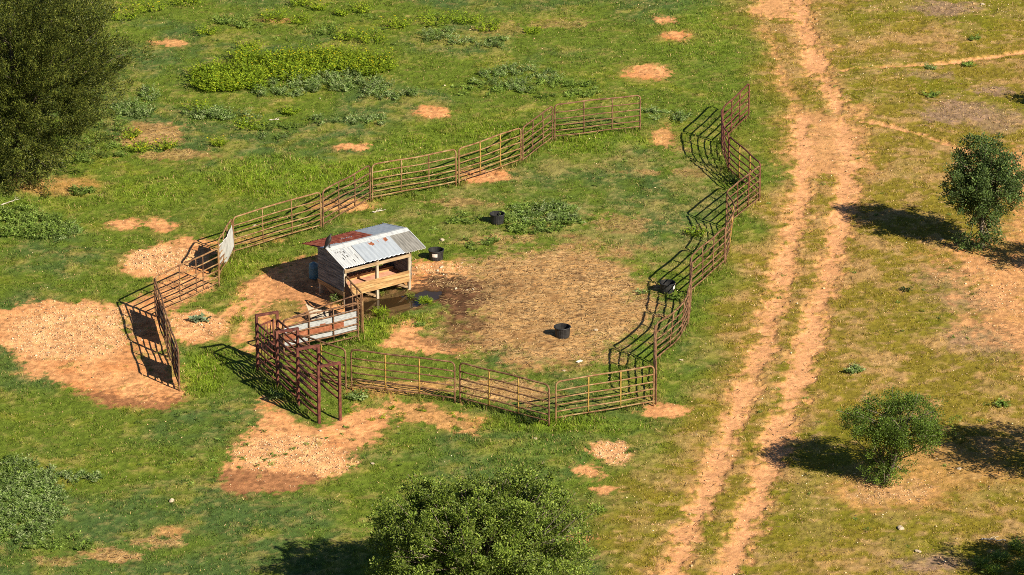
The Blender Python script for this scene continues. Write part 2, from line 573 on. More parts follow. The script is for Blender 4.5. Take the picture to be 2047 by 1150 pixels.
def leaf_mat(name, trans=.35, rough=.5, spec=.35):
    m, t, b = new_mat(name)
    a = t.nodes.new('ShaderNodeAttribute')
    a.attribute_name = 'col'
    L = t.links.new
    L(a.outputs['Color'], b.inputs['Base Color'])
    b.inputs['Roughness'].default_value = rough
    b.inputs['Specular IOR Level'].default_value = spec
    tr = t.nodes.new('ShaderNodeBsdfTranslucent')
    hs = t.nodes.new('ShaderNodeHueSaturation')
    hs.inputs['Value'].default_value = 1.3
    hs.inputs['Hue'].default_value = .485
    L(a.outputs['Color'], hs.inputs['Color'])
    L(hs.outputs[0], tr.inputs['Color'])
    mix = t.nodes.new('ShaderNodeMixShader')
    mix.inputs[0].default_value = trans
    out = t.nodes['Material Output']
    L(b.outputs[0], mix.inputs[1])
    L(tr.outputs[0], mix.inputs[2])
    L(mix.outputs[0], out.inputs[0])
    return m


def ground_mat():
    m, t, b = new_mat('ground_soil_and_turf')
    L = t.links.new
    a = t.nodes.new('ShaderNodeAttribute')
    a.attribute_name = 'col'
    g = t.nodes.new('ShaderNodeNewGeometry')
    n = t.nodes.new('ShaderNodeTexNoise')
    n.inputs['Scale'].default_value = 22.0
    n.inputs['Detail'].default_value = 6.0
    n.inputs['Roughness'].default_value = .72
    L(g.outputs['Position'], n.inputs['Vector'])
    mr = t.nodes.new('ShaderNodeMapRange')
    mr.inputs['From Min'].default_value = .3
    mr.inputs['From Max'].default_value = .7
    mr.inputs['To Min'].default_value = .62
    mr.inputs['To Max'].default_value = 1.38
    L(n.outputs[0], mr.inputs['Value'])
    vm = t.nodes.new('ShaderNodeVectorMath')
    vm.operation = 'SCALE'
    L(a.outputs['Color'], vm.inputs[0])
    L(mr.outputs[0], vm.inputs['Scale'])
    L(vm.outputs[0], b.inputs['Base Color'])
    b.inputs['Roughness'].default_value = .95
    b.inputs['Specular IOR Level'].default_value = .1
    bp = t.nodes.new('ShaderNodeBump')
    bp.inputs['Strength'].default_value = .7
    bp.inputs['Distance'].default_value = .03
    L(n.outputs[0], bp.inputs['Height'])
    L(bp.outputs[0], b.inputs['Normal'])
    return m


M = dict(
    ground=ground_mat(),
    grass=leaf_mat('grass_blades', .35, .6, .2),
    leaf=leaf_mat('leaves', .30, .52, .25),
    weed=leaf_mat('weed_leaves', .40, .6, .2),
    straw=leaf_mat('straw_stalks', .15, .7, .2),
    stone=leaf_mat('stone_faces', 0.0, .9, .15),
    rust=noise_mat('brown_rusted_tube', [(.075, .036, .020), (.155, .080, .042), (.27, .155, .085)], 5, .75, .0, .2, spec=.25),
    rust_tan=noise_mat('tan_weathered_tube', [(.11, .048, .025), (.23, .125, .055), (.33, .23, .115)], 4, .7, .0, .15, spec=.25),
    rust_red=noise_mat('dark_red_rusted_tube', [(.070, .022, .017), (.125, .038, .028), (.19, .07, .045)], 5, .7, .0, .2, spec=.3),
    yellow=noise_mat('old_yellow_paint_tube', [(.20, .09, .03), (.34, .21, .045), (.42, .29, .08)], 5, .65, .0, .1),
    pale=noise_mat('pale_grey_tube', [(.35, .30, .22), (.55, .52, .45)], 5, .55, .1),
    tin_white=noise_mat('white_painted_tin', [(.38, .40, .43), (.53, .55, .57), (.60, .61, .62)], 4, .45, .15, spec=.4, stretch=(3, .5, 1)),
    tin_grey=noise_mat('grey_galvanised_tin', [(.20, .195, .18), (.28, .27, .25), (.34, .33, .31)], 4, .5, .2, stretch=(3, .5, 1)),
    tin_pale=noise_mat('pale_galvanised_tin', [(.38, .43, .50), (.48, .53, .59)], 4, .45, .25, stretch=(3, .5, 1)),
    tin_rust=noise_mat('red_rusted_tin', [(.15, .032, .020), (.28, .062, .036), (.42, .17, .10)], 4, .8, stretch=(4, .6, 1)),
    tin_panel=noise_mat('painted_tin_panel', [(.24, .24, .235), (.37, .385, .40), (.43, .44, .45)], 3, .5, .1, stretch=(2, 2, 6)),
    tin_rust2=noise_mat('orange_rusted_tin', [(.17, .050, .022), (.26, .085, .040), (.36, .15, .08)], 5, .8),
    tin_dark=noise_mat('dark_brown_tin', [(.030, .014, .013), (.060, .026, .022), (.09, .04, .03)], 3, .7),
    board=noise_mat('grey_weathered_boards', [(.055, .058, .066), (.13, .135, .148), (.27, .27, .275)], 2.2, .85, .0, .3, stretch=(1.0, .6, 9)),
    timber=noise_mat('yellow_pine_boards', [(.24, .125, .05), (.44, .265, .11), (.54, .37, .18)], 2.5, .75, .0, .2, stretch=(.6, 6, 6)),
    timber_grey=noise_mat('grey_pine_posts', [(.24, .19, .13), (.40, .34, .25), (.50, .44, .35)], 3, .8, .0, .2, stretch=(6, 6, .6)),
    floor=noise_mat('pink_dusty_plywood', [(.45, .20, .125), (.58, .30, .20), (.62, .37, .26)], 3, .9),
    trim=noise_mat('brown_trim_board', [(.12, .07, .035), (.28, .18, .09), (.36, .26, .16)], 3, .85, stretch=(1, .5, 7)),
    header=noise_mat('brown_grey_header', [(.16, .10, .055), (.34, .23, .13), (.44, .34, .22)], 3, .8, .0, .2, stretch=(.6, 6, 6)),
    rubber=noise_mat('black_rubber', [(.010, .010, .011), (.022, .022, .024), (.035, .034, .034)], 7, .55, spec=.4),
    paper=noise_mat('white_paper', [(.60, .55, .50), (.78, .75, .72)], 12, .7),
    blue=noise_mat('faded_blue_plastic', [(.09, .20, .28), (.15, .29, .36)], 4, .5),
    white_sheet=noise_mat('white_sheet', [(.30, .30, .29), (.44, .44, .43), (.50, .50, .49)], 4, .6, stretch=(2, 2, .7)),
    old_sheet=noise_mat('faded_tan_sheet', [(.28, .22, .16), (.40, .33, .25), (.46, .40, .32)], 4, .75),
    feather=noise_mat('black_feathers', [(.012, .010, .010), (.028, .022, .019)], 18, .55),
    beak=noise_mat('grey_skin', [(.06, .06, .06), (.12, .11, .10)], 18, .6),
    bark=noise_mat('grey_bark', [(.09, .07, .05), (.22, .18, .14)], 10, .9, .0, .3, stretch=(1, 1, .3)),
    wood_pale=noise_mat('bleached_wood', [(.40, .34, .27), (.62, .57, .50)], 6, .8),
)


def water_mat():
    m, t, b = new_mat('muddy_water')
    b.inputs['Base Color'].default_value = (.035, .022, .010, 1)
    b.inputs['Roughness'].default_value = .02
    b.inputs['IOR'].default_value = 1.33
    b.inputs['Specular IOR Level'].default_value = .9
    n = t.nodes.new('ShaderNodeTexNoise')
    n.inputs['Scale'].default_value = 6
    bp = t.nodes.new('ShaderNodeBump')
    bp.inputs['Strength'].default_value = .03
    bp.inputs['Distance'].default_value = .01
    t.links.new(n.outputs[0], bp.inputs['Height'])
    t.links.new(bp.outputs[0], b.inputs['Normal'])
    return m


M['water'] = water_mat()

# ------------------------------------------------------------------ the ground sheet (fine core, coarse skirt to the horizon)
ext = np.cumsum(1.25 ** np.arange(1, 31))
ext = ext * (2500 / ext[-1])
xs = np.concatenate([XC[0] - ext[::-1], XC, XC[-1] + ext]).astype(np.float32)
ys = np.concatenate([YC[0] - ext[::-1], YC, YC[-1] + ext]).astype(np.float32)
E = len(ext)
fx_, fy_ = np.meshgrid(xs, ys)
fz_ = np.pad(gz, E, mode='edge')
fz_[:E] *= 0
fz_[-E:] *= 0
fz_[:, :E] *= 0
fz_[:, -E:] *= 0
fc_ = np.pad(col, ((E, E), (E, E), (0, 0)), mode='edge')
far = np.zeros(fx_.shape, bool)
far[:E] = far[-E:] = True
far[:, :E] = far[:, -E:] = True
nf = (fbm(fx_, fy_, 9.0, 71, 4) * .5 + .5)[..., None]
fc_ = np.where(far[..., None], C(.07, .10, .026) * (1 - nf) + C(.17, .14, .04) * nf, fc_)
nyy, nxx = fx_.shape
idx = np.arange(nyy * nxx).reshape(nyy, nxx)
F = np.stack([idx[:-1, :-1], idx[:-1, 1:], idx[1:, 1:], idx[1:, :-1]], -1).reshape(-1, 4)
GV, GC = np.stack([fx_, fy_, fz_], -1).reshape(-1, 3), fc_.reshape(-1, 3)
def fmask(a):
    a = np.pad(a.astype(np.float32), E)
    return ((a[:-1, :-1] + a[:-1, 1:] + a[1:, 1:] + a[1:, :-1]) > 1.9).reshape(-1)
path_m = fmask(ROAD * (np.minimum(d_line(gx, gy, GP(TR1)), d_line(gx, gy, GP(TR2))) < .4) > .5)
road_m = fmask(ROAD > .5) & ~path_m
for nm, fm in (('ground', ~(road_m | path_m)), ('dirt_track', road_m), ('footpath', path_m)):
    Fi = F[fm]
    u_, inv = np.unique(Fi, return_inverse=True)
    gm = np_mesh(nm, GV[u_], inv.reshape(-1, 4), M['ground'], GC[u_], smooth=True)
    tag(link(nm, gm), kind='structure')

# puddle: a level sheet of water lying in the hollow
mb = MB()
pp = GP([(705, 602), (755, 593), (800, 585), (850, 575), (896, 577), (890, 597), (855, 612), (825, 622), (780, 630), (735, 637), (705, 630)])
cx_, cy_ = np.mean([p[0] for p in pp]), np.mean([p[1] for p in pp])
mb.v = [(p[0], p[1], 0) for p in pp]
mb.face(list(range(len(pp)))[::-1])
w_ = mb.build('water', M['water'], loc=(0, 0, -.052))
tag(w_, kind='structure')

rng = np.random.default_rng(5)
rnd = random.Random(5)


# ------------------------------------------------------------------ grass, straw and gravel (uncountable)
def scatter(n, dens, seed):
    """positions over the seen ground, kept by a density map"""
    r = np.random.default_rng(seed)
    py = None
    x = r.uniform(-22, 22, n)
    y = r.uniform(-27.0, 43, n)
    ppx, ppy = P(x, y, 0)
    ok = (ppx > -60) & (ppx < 2110) & (ppy > -40) & (ppy < 1200)
    x, y = x[ok], y[ok]
    d = samp(dens, x, y)
    k = r.random(len(x)) < d
    return x[k], y[k], r


bare = np.clip(DIRT * 1.15 + STRAW * .96 + MUD * .9 + PUD * 2 + GRAY * .55, 0, 1)
tuft = fbm(gx, gy, .22, 95, 2) * .6 + fbm(gx, gy, .6, 96, 2) * .5
gd = (1 - bare * .96 * (1 - .04 * PUD)) * (1 - .30 * OLIVE) * (1 - .35 * thin) * (1 - .55 * FRINGE) * (.65 + .35 * np.clip(BRIGHT + FENCE, 0, 1)) * (.30 + .70 * sst(-.5, .5, tuft)) * (1 - PUD) * (1 - .7 * ROAD * bare)
x, y, r = scatter(2350000, gd.astype(np.float32), 31)
nb = len(x)
br = np.clip(samp(BRIGHT, x, y), 0, 1)
fe = samp(FENCE, x, y)
ol = samp(OLIVE, x, y)
tall = np.clip(samp(tuft, x, y) * .6 + .5, 0, 1)
hgt = (.026 + .060 * tall ** 1.5 + .075 * br * (0.5 + tall) + .13 * fe) * r.uniform(.6, 1.4, nb)
wid = r.uniform(.012, .032, nb) * (1 + .2 * br)
th = r.uniform(0, 2 * np.pi, nb)
ln = r.uniform(.15, .9, nb) * hgt
la = r.uniform(0, 2 * np.pi, nb)
z = samp(gz, x, y) - .004
dx, dy = np.cos(th) * wid / 2, np.sin(th) * wid / 2
V = np.empty((nb, 3, 3), np.float32)
V[:, 0] = np.stack([x - dx, y - dy, z], -1)
V[:, 1] = np.stack([x + dx, y + dy, z], -1)
V[:, 2] = np.stack([x + np.cos(la) * ln, y + np.sin(la) * ln, z + hgt], -1)
gc = samp(col, x, y)
kk = r.uniform(0, 1, nb)[:, None]
bc = gc * .65 + .35 * (C(.130, .185, .020) * (1 - br)[:, None] * (1 - ol)[:, None] + C(.18, .255, .018) * br[:, None] + C(.255, .205, .012) * (ol * (1 - br))[:, None])
bc = bc * (.45 + 1.1 * kk)
dry = (r.random(nb) < (.05 + .16 * ol))[:, None]
bc = np.where(dry, C(.50, .36, .16) * (.6 + .6 * kk), bc)
bc *= 1.25
me = np_mesh('grass', V.reshape(-1, 3), np.arange(nb * 3).reshape(-1, 3), M['grass'], np.repeat(bc, 3, 0))
tag(link('grass', me), 'short meadow turf with olive and bright green tufts', 'grass', kind='stuff')
print('blades', nb)

# straw stalks lying over the trampled feeding ground
x, y, r = scatter(700000, np.clip(STRAW * .85 * sst(.75, -.45, n_mid * .7 + n_str * .5) * (1 - .6 * manure) + VERGE * .06 + GRAY * .12 + MUD * .04, 0, 1).astype(np.float32) * (1 - PUD), 32)
nb = len(x)
L_ = r.uniform(.06, .26, nb)
wd = r.uniform(.004, .012, nb)
th = r.normal(.30, .7, nb)
z = samp(gz, x, y) + r.uniform(.004, .035, nb)
ux, uy = np.cos(th), np.sin(th)
tl = r.normal(0, .12, nb) * L_
V = np.empty((nb, 4, 3), np.float32)
for i, (a, b) in enumerate(((-.5, -.5), (.5, -.5), (.5, .5), (-.5, .5))):
    V[:, i] = np.stack([x + ux * L_ * a - uy * wd * b * 2, y + uy * L_ * a + ux * wd * b * 2, z + tl * a], -1)
kk = r.uniform(.45, 1.25, nb)[:, None]
sc = np.where((r.random(nb) < .2)[:, None], C(.22, .12, .05), C(.62, .42, .20)) * kk
me = np_mesh('straw_litter', V.reshape(-1, 3), np.arange(nb * 4).reshape(-1, 4), M['straw'], np.repeat(sc, 4, 0))
tag(link('straw_litter', me), 'loose trampled straw spread over the feeding ground', 'straw', kind='stuff')

# gravel: small irregular stones
OCT = np.array([(1, 0, 0), (0, 1, 0), (-1, 0, 0), (0, -1, 0), (0, 0, .8), (0, 0, -.5)], np.float32)
OF = np.array([(0, 1, 4), (1, 2, 4), (2, 3, 4), (3, 0, 4), (1, 0, 5), (2, 1, 5), (3, 2, 5), (0, 3, 5)], np.int32)
x, y, r = scatter(620000, np.clip(GRAVEL * 1.0 * DIRT + .020 * DIRT * (1 - ROAD) + .006 * ROAD + .008 * OLIVE + .075 * OLIVE * sst(.25, .8, n_mid * .6 + n_big * .5) + .03 * GRAY + .012 * MUD + .0025, 0, 1).astype(np.float32) * (1 - PUD), 33)
nb = len(x)
sz = .012 + .026 * r.random(nb) ** 2.0
big = r.random(nb) < .025
sz = np.where(big, r.uniform(.036, .058, nb), sz)
rot = r.uniform(0, 6.28, nb)
jit = r.uniform(.6, 1.35, (nb, 6, 3))
V = OCT[None] * jit * sz[:, None, None]
cr, sr = np.cos(rot)[:, None], np.sin(rot)[:, None]
V = np.stack([V[..., 0] * cr - V[..., 1] * sr + x[:, None], V[..., 0] * sr + V[..., 1] * cr + y[:, None], V[..., 2] + (samp(gz, x, y) + sz * .25)[:, None]], -1)
Fs = (np.arange(nb)[:, None, None] * 6 + OF[None]).reshape(-1, 3)
pick = r.random(nb)[:, None]
stc = np.where(pick < .5, C(.62, .43, .24), np.where(pick < .78, C(.56, .34, .20), np.where(pick < .90, C(.70, .58, .40), C(.16, .10, .07)))) * r.uniform(.75, 1.15, nb)[:, None]  # darkest tone stands in for the shaded gaps between stones
me = np_mesh('gravel', V.reshape(-1, 3), Fs, M['stone'], np.repeat(stc, 6, 0))
tag(link('gravel', me), 'pale limestone gravel strewn over the bare soil and turf', 'gravel', kind='stuff')
print('stones', nb)


# ------------------------------------------------------------------ leaves
def leaf_quads(c, d, up, length, width, fold=.25):
    """diamond leaves: base c, direction d, sheet normal up; arrays (n,3)"""
    s = np.cross(d, up)
    s /= np.linalg.norm(s, axis=1, keepdims=True) + 1e-9
    nrm = np.cross(s, d)
    l = length[:, None]
    w = width[:, None]
    V = np.empty((len(c), 4, 3), np.float32)
    V[:, 0] = c
    V[:, 1] = c + d * l * .5 + s * w * .5 + nrm * w * fold
    V[:, 2] = c + d * l
    V[:, 3] = c + d * l * .5 - s * w * .5 + nrm * w * fold
    return V


def unit(r, n):
    v = r.normal(size=(n, 3))
    return v / (np.linalg.norm(v, axis=1, keepdims=True) + 1e-9)


def norm(v):
    return v / (np.linalg.norm(v, axis=1, keepdims=True) + 1e-9)


def quads_obj(name, Vs, Cs, mat, parent=None, loc=None):
    V = np.concatenate(Vs)
    Cc = np.concatenate(Cs)
    me = np_mesh(name, V.reshape(-1, 3), np.arange(len(V) * 4).reshape(-1, 4), mat, np.repeat(Cc, 4, 0))
    return link(name, me, parent, loc)


# ------------------------------------------------------------------ weeds
YG = [C(.25, .36, .024), C(.33, .42, .030), C(.17, .26, .020)]          # bright bushes
SV = [C(.26, .36, .12), C(.19, .29, .07), C(.38, .46, .21), C(.15, .24, .05)]           # silvery weeds
GN = [C(.22, .33, .060), C(.30, .40, .10), C(.14, .22, .04)]         # plain green weeds
DK = [C(.045, .075, .020), C(.065, .105, .022), C(.035, .055, .02)]      # dark green


def clump(r, cx, cy, rad, h, pal, nst, leaf=.09, lw=.5, z0=None, upright=.6):
    """a weed: stems rising from the ground, leaves set along each"""
    a = r.uniform(0, 6.283, nst)
    q = np.sqrt(r.random(nst)) * rad
    bx, by = cx + np.cos(a) * q * .55, cy + np.sin(a) * q * .55
    sh = h * r.uniform(.55, 1.15, nst) * (1 - .35 * (q / max(rad, 1e-3)) ** 2)
    out = (.2 + (1 - upright) * .9) * r.uniform(.4, 1.2, nst)
    nl = 9
    t = np.tile(np.linspace(.12, 1.0, nl), nst)
    rep = lambda u: np.repeat(u, nl)
    ox, oy = rep(np.cos(a) * out * rad), rep(np.sin(a) * out * rad)
    c = np.stack([rep(bx) + ox * t + r.normal(0, .015, nst * nl), rep(by) + oy * t + r.normal(0, .015, nst * nl), rep(sh) * t], -1)
    gz0 = samp(gz, c[:, 0], c[:, 1]) if z0 is None else z0
    c[:, 2] += gz0
    la = r.uniform(0, 6.283, nst * nl)
    d = norm(np.stack([np.cos(la), np.sin(la), r.uniform(-.15, .8, nst * nl)], -1))
    up = norm(np.stack([r.normal(0, .3, nst * nl), r.normal(0, .3, nst * nl), np.ones(nst * nl)], -1))
    ll = leaf * r.uniform(.6, 1.3, nst * nl) * (1.15 - .5 * t)
    V = leaf_quads(c, d, up, ll, ll * lw * r.uniform(.7, 1.2, nst * nl))
    pi = r.integers(0, len(pal), nst)
    cc = np.array(pal)[np.repeat(pi, nl)] * r.uniform(.75, 1.25, nst * nl)[:, None]
    return V, cc


def flowers(r, V, frac, colr=(.80, .66, .03), size=.05):
    """petal tufts at the upper leaves of a bush"""
    tips = V[:, 2]
    zt = np.quantile(tips[:, 2], .72)
    cand = np.where(tips[:, 2] > zt)[0]
    k = max(3, int(len(cand) * frac))
    p = tips[r.choice(cand, min(k, len(cand)), replace=False)]
    Vs, Cs = [], []
    for j in range(4):
        a = j * 1.57 + r.uniform(0, 1, len(p))
        d = norm(np.stack([np.cos(a), np.sin(a), np.full(len(p), .35)], -1))
        Vs.append(leaf_quads(p + np.array([0, 0, .02]), d, np.tile([0, 0, 1.], (len(p), 1)), np.full(len(p), size), np.full(len(p), size * .9)))
        Cs.append(np.tile(C(*colr), (len(p), 1)) * r.uniform(.8, 1.1, (len(p), 1)))
    return np.concatenate(Vs), np.concatenate(Cs)


def patch(name, label, cat, shapes, seed, kind='stuff'):
    """shapes: (px, py, rx, ry, count, pal, rad, h, nst, leaf)"""
    r = np.random.default_rng(seed)
    Vs, Cs = [], []
    for (px, py, rx, ry, n, pal, rad, h, nst, leaf) in shapes:
        for _ in range(n):
            a, q = r.uniform(0, 6.283), math.sqrt(r.random())
            g = G(px + math.cos(a) * q * rx, py + math.sin(a) * q * ry)
            k = r.uniform(.6, 1.3)
            V, c = clump(r, g[0], g[1], rad * k, h * k * r.uniform(.55, 1.1), pal, max(3, int(nst * k)), leaf * 1.3, .34)
            Vs.append(V)
            Cs.append(c * r.uniform(.7, 1.2))
    return tag(quads_obj(name, Vs, Cs, M['weed']), label, cat, kind=kind)


patch('weeds', 'silvery grey-green weeds carpeting the meadow beyond the fence', 'weeds', [
    (660, 168, 120, 18, 60, SV, .28, .36, 12, .11), (560, 185, 60, 10, 18, SV, .25, .32, 10, .10), (770, 190, 60, 12, 22, SV, .24, .30, 10, .10),
    (900, 80, 60, 14, 16, SV, .28, .36, 11, .10), (990, 90, 30, 12, 8, SV, .25, .40, 10, .10),
    (1040, 160, 90, 26, 46, SV, .25, .32, 10, .10), (1130, 180, 70, 20, 26, GN, .25, .28, 10, .10), (960, 180, 60, 14, 16, GN, .25, .26, 9, .10),
    (650, 245, 30, 8, 6, SV, .24, .28, 9, .10), (740, 245, 45, 9, 14, SV, .25, .28, 9, .10), (550, 260, 60, 12, 12, GN, .25, .28, 9, .10), (480, 240, 30, 10, 7, SV, .25, .28, 9, .1),
    (410, 232, 50, 14, 26, SV, .28, .34, 11, .11), (265, 225, 40, 18, 22, SV, .28, .36, 11, .11), (300, 195, 16, 16, 7, SV, .26, .40, 11, .11), (210, 255, 60, 40, 26, GN, .26, .3, 10, .1),
    (540, 275, 50, 6, 5, SV, .2, .22, 8, .09), (1330, 235, 50, 10, 9, SV, .28, .24, 9, .10), (1300, 222, 20, 5, 4, SV, .26, .22, 9, .1),
    (190, 310, 60, 16, 18, GN, .26, .3, 10, .1)], 41)
patch('weeds', 'dense grey-green weeds below the cedar and beside the meadow patch', 'weeds', [
    (60, 455, 85, 26, 70, GN, .30, .32, 12, .11), (120, 465, 40, 20, 18, SV, .26, .26, 10, .10), (30, 425, 40, 10, 10, GN, .26, .26, 10, .1), (165, 385, 18, 6, 6, GN, .28, .28, 11, .12)], 42)
patch('weeds', 'thick bed of silvery weeds beside the near meadow grass', 'weeds', [
    (50, 1010, 75, 85, 150, SV, .28, .30, 12, .11), (20, 1000, 60, 90, 70, GN, .28, .26, 11, .11), (150, 955, 50, 10, 14, SV, .24, .26, 9, .10), (120, 1090, 60, 20, 18, GN, .24, .2, 9, .09)], 43)
patch('weeds', 'tall grey-green weeds growing around the tub inside the pen', 'weeds', [
    (1100, 437, 58, 26, 30, SV, .25, .27, 10, .12), (1065, 440, 76, 30, 36, GN, .25, .25, 10, .12), (1060, 425, 40, 12, 8, SV, .25, .25, 10, .12), (1010, 440, 14, 10, 8, GN, .24, .28, 10, .11), (930, 440, 30, 10, 7, GN, .22, .22, 9, .1), (950, 488, 50, 10, 12, GN, .22, .18, 8, .09)], 44)
patch('weeds', 'low scattered weeds dotting the turf around the corral', 'weeds', [
    (700, 900, 400, 60, 26, GN, .12, .07, 6, .06), (300, 900, 260, 90, 40, GN, .13, .08, 6, .06), (900, 330, 500, 120, 40, GN, .13, .09, 6, .06),
    (1750, 620, 250, 500, 40, GN, .10, .07, 5, .06), (650, 50, 300, 50, 40, GN, .16, .12, 7, .07), (1250, 120, 160, 100, 25, GN, .14, .1, 6, .06), (820, 820, 130, 25, 16, YG, .14, .09, 7, .06), (1000, 420, 300, 60, 26, GN, .14, .12, 7, .07)], 45)


def bush(px, py, rad, h, pal, label, seed, nst=40, leaf=.10, fl=0.0, name='bush', cat='bush', group=None, lw=.5, upright=.4):
    g = G(px, py)
    r = np.random.default_rng(seed)
    z0 = zg(*g)
    o = empty(name, (g[0], g[1], z0), 0, label, cat, group)
    V, c = clump(r, 0, 0, rad, h, pal, nst, leaf, lw, z0=0, upright=upright)
    quads_obj('foliage', [V], [c], M['weed'], o)
    if fl:
        Vf, Cf = flowers(r, V, fl * .5)
        quads_obj('blossoms', [Vf], [Cf], M['weed'], o)
    return o


# the long flowering thicket in the meadow: one grown-together mass
r = np.random.default_rng(51)
g0 = G(590, 150)
th_ = empty('flowering_thicket', (g0[0], g0[1], zg(*g0)), 0, 'long bright green thicket dotted with small yellow flowers in the far meadow', 'thicket')
Vs, Cs, Vf, Cf = [], [], [], []
for (px, py, rx, ry, n) in ((455, 158, 62, 22, 24), (520, 140, 62, 22, 20), (590, 140, 62, 22, 20), (660, 130, 60, 18, 20), (725, 138, 55, 14, 15), (425, 176, 34, 12, 9), (395, 150, 14, 8, 3), (485, 175, 40, 10, 6), (760, 128, 24, 8, 4)):
    for _ in range(n):
        a, q = r.uniform(0, 6.283), math.sqrt(r.random())
        g = G(px + math.cos(a) * q * rx, py + math.sin(a) * q * ry)
        k = r.uniform(.55, 1.2)
        V, c = clump(r, g[0] - g0[0], g[1] - g0[1], .52 * k, r.uniform(.42, .66) * k, YG, int(34 * k), .13, .55, z0=0, upright=.25)
        c = c * r.uniform(.75, 1.15)
        Vs.append(V)
        Cs.append(c)
        if r.random() < (.45 if py < 150 else .2):
            v2, c2 = flowers(r, V, .05, size=.045)
            Vf.append(v2)
            Cf.append(c2)
quads_obj('foliage', Vs, Cs, M['weed'], th_)
quads_obj('blossoms', Vf, Cf, M['weed'], th_)

MEADOW = 'green bushes scattered over the far meadow'
for i, (px, py, rad, h, fl, lab) in enumerate([
        (250, 38, .75, .6, .10, 'yellow-flowered bush nearest the cedar along the top of the meadow'),
        (300, 20, .8, .65, .12, 'broad yellow-flowered bush at the top edge beside the cedar'),
        (375, 8, .7, .55, .0, 'plain green bush cut by the top edge, next after the yellow-flowered pair'),
        (600, 10, .5, .4, .0, 'small green bush cut by the top edge above the flowering thicket'),
        (450, 45, .5, .4, .0, 'dark green bush above the cedar end of the thicket'),
        (490, 52, .5, .38, .0, 'low spreading bush above the middle of the flowering thicket'),
        (412, 70, .45, .35, .0, 'small solitary green bush between the cedar and the thicket'),
        (497, 100, .5, .38, .0, 'green bush touching the upper edge of the flowering thicket'),
        (550, 42, .6, .55, .06, 'tall bright bush with few yellow blooms above the thicket'),
        (603, 44, .55, .4, .0, 'flat-topped green bush behind the tall bright one'),
        (640, 18, .4, .35, .04, 'little yellow-tipped bush alone near the top edge'),
        (720, 22, .5, .35, .0, 'green bush in the open near the top edge of the meadow'),
        (683, 30, .3, .25, .0, 'tiny green tuft of a bush near the top edge'),
        (655, 66, .6, .4, .0, 'dark low bush above the thicket between two yellow-specked bushes'),
        (690, 78, .55, .42, .06, 'yellow-specked bush between two plain bushes over the thicket'),
        (742, 84, .65, .5, .12, 'round bush thick with yellow flowers above the thicket end'),
        (795, 54, .6, .42, .08, 'bush with pale yellow blooms next to the big meadow clump'),
        (870, 48, .85, .6, .0, 'biggest plain green clump in the upper meadow'),
        (935, 45, .65, .5, .0, 'bushy green clump adjoining the biggest meadow clump'),
        (975, 60, .6, .45, .0, 'outermost bush of the row beside the biggest meadow clump'),
        (1065, 65, .35, .25, .0, 'isolated small bush in open turf past the bush row'),
        (580, 226, .4, .35, .0, 'bright small bush on open turf below the thicket'),
        (500, 258, .6, .42, .03, 'dark-sided bush in the turf halfway from thicket to fence'),
        (400, 222, .6, .5, .10, 'yellow-topped bush rising from silvery weeds near the cedar'),
        (280, 300, .55, .4, .14, 'most heavily flowered low bush on the dry patch by the cedar'),
        (332, 297, .5, .38, .05, 'green bush with few flowers on the dry patch by the cedar'),
        (262, 276, .4, .34, .12, 'small yellow bush close against the cedar foliage'),
        (438, 292, .35, .26, .10, 'little yellow-flowered bush at the edge of the dry patch')]):
    bush(px, py, rad, h, YG if i not in (4, 5, 13) else GN, lab, 100 + i, int(26 + 34 * rad), .11, fl, group=MEADOW, lw=.55)

# single weeds that stand out around the pen
bush(398, 642, .22, .16, [C(.17, .24, .13), C(.24, .30, .19)], 'broad-leaved pale weed at the foot of the panel by the gravel', 201, 9, .24, name='weed', cat='weed', lw=.6, upright=.1)
bush(716, 797, .34, .22, SV, 'clump of grey-green weeds beside the front hoop of the alley', 202, 34, .13, name='weed', cat='weed')
bush(1060, 843, .42, .42, DK, 'dark green bush growing under the front fence', 203, 70, .09)
bush(1130, 842, .2, .2, GN, 'small green bush outside the last front panel', 204, 26, .09)
bush(1478, 366, .42, .40, DK + GN[:1], 'dark bush growing through the zigzag panels beside the track', 205, 60, .10)
bush(1392, 470, .42, .34, YG + GN[:1], 'bright green bush standing in the panel shadows inside the pen', 206, 50, .11)
bush(1352, 598, .25, .22, GN, 'green weed growing behind the tub against the panels', 207, 24, .09, name='weed', cat='weed')
bush(1705, 742, .36, .20, SV, 'solitary grey-green tussock near the track', 208, 44, .12, name='weed', cat='weed')
bush(1282, 586, .20, .12, SV, 'tiny silvery weed on the straw beside the fence tub', 209, 16, .10, name='weed', cat='weed')
bush(905, 362, .3, .32, GN, 'leafy weed wound into the back fence joint', 210, 26, .09, name='weed', cat='weed')
bush(678, 606, .25, .42, SV, 'spiky pale weed in the shade under the shed wall', 211, 22, .26, name='weed', cat='weed', lw=.16, upright=.7)
bush(822, 592, .16, .26, [C(.22, .27, .05)], 'grassy tuft at the foot of the shed corner post', 212, 22, .16, name='weed', cat='weed', lw=.16)
bush(548, 795, .3, .2, SV, 'grey weeds at the shaded foot of the alley rails', 213, 26, .14, name='weed', cat='weed')
bush(838, 650, .22, .12, GN, 'small dark weed on the bare ground behind the front fence', 214, 18, .09, name='weed', cat='weed')
bush(760, 632, .3, .3, YG, 'bright tall grass tuft on the near bank of the puddle', 215, 40, .24, name='weed', cat='weed', lw=.13, upright=.8)
bush(850, 606, .24, .24, YG, 'bright grass tuft rising at the clear end of the puddle', 216, 34, .22, name='weed', cat='weed', lw=.13, upright=.8)
bush(1945, 78, .3, .16, GN, 'low green weed above the upper footpath', 217, 20, .12, name='weed', cat='weed')
bush(1935, 130, .3, .16, GN, 'low green weed just below the upper footpath', 218, 20, .12, name='weed', cat='weed')
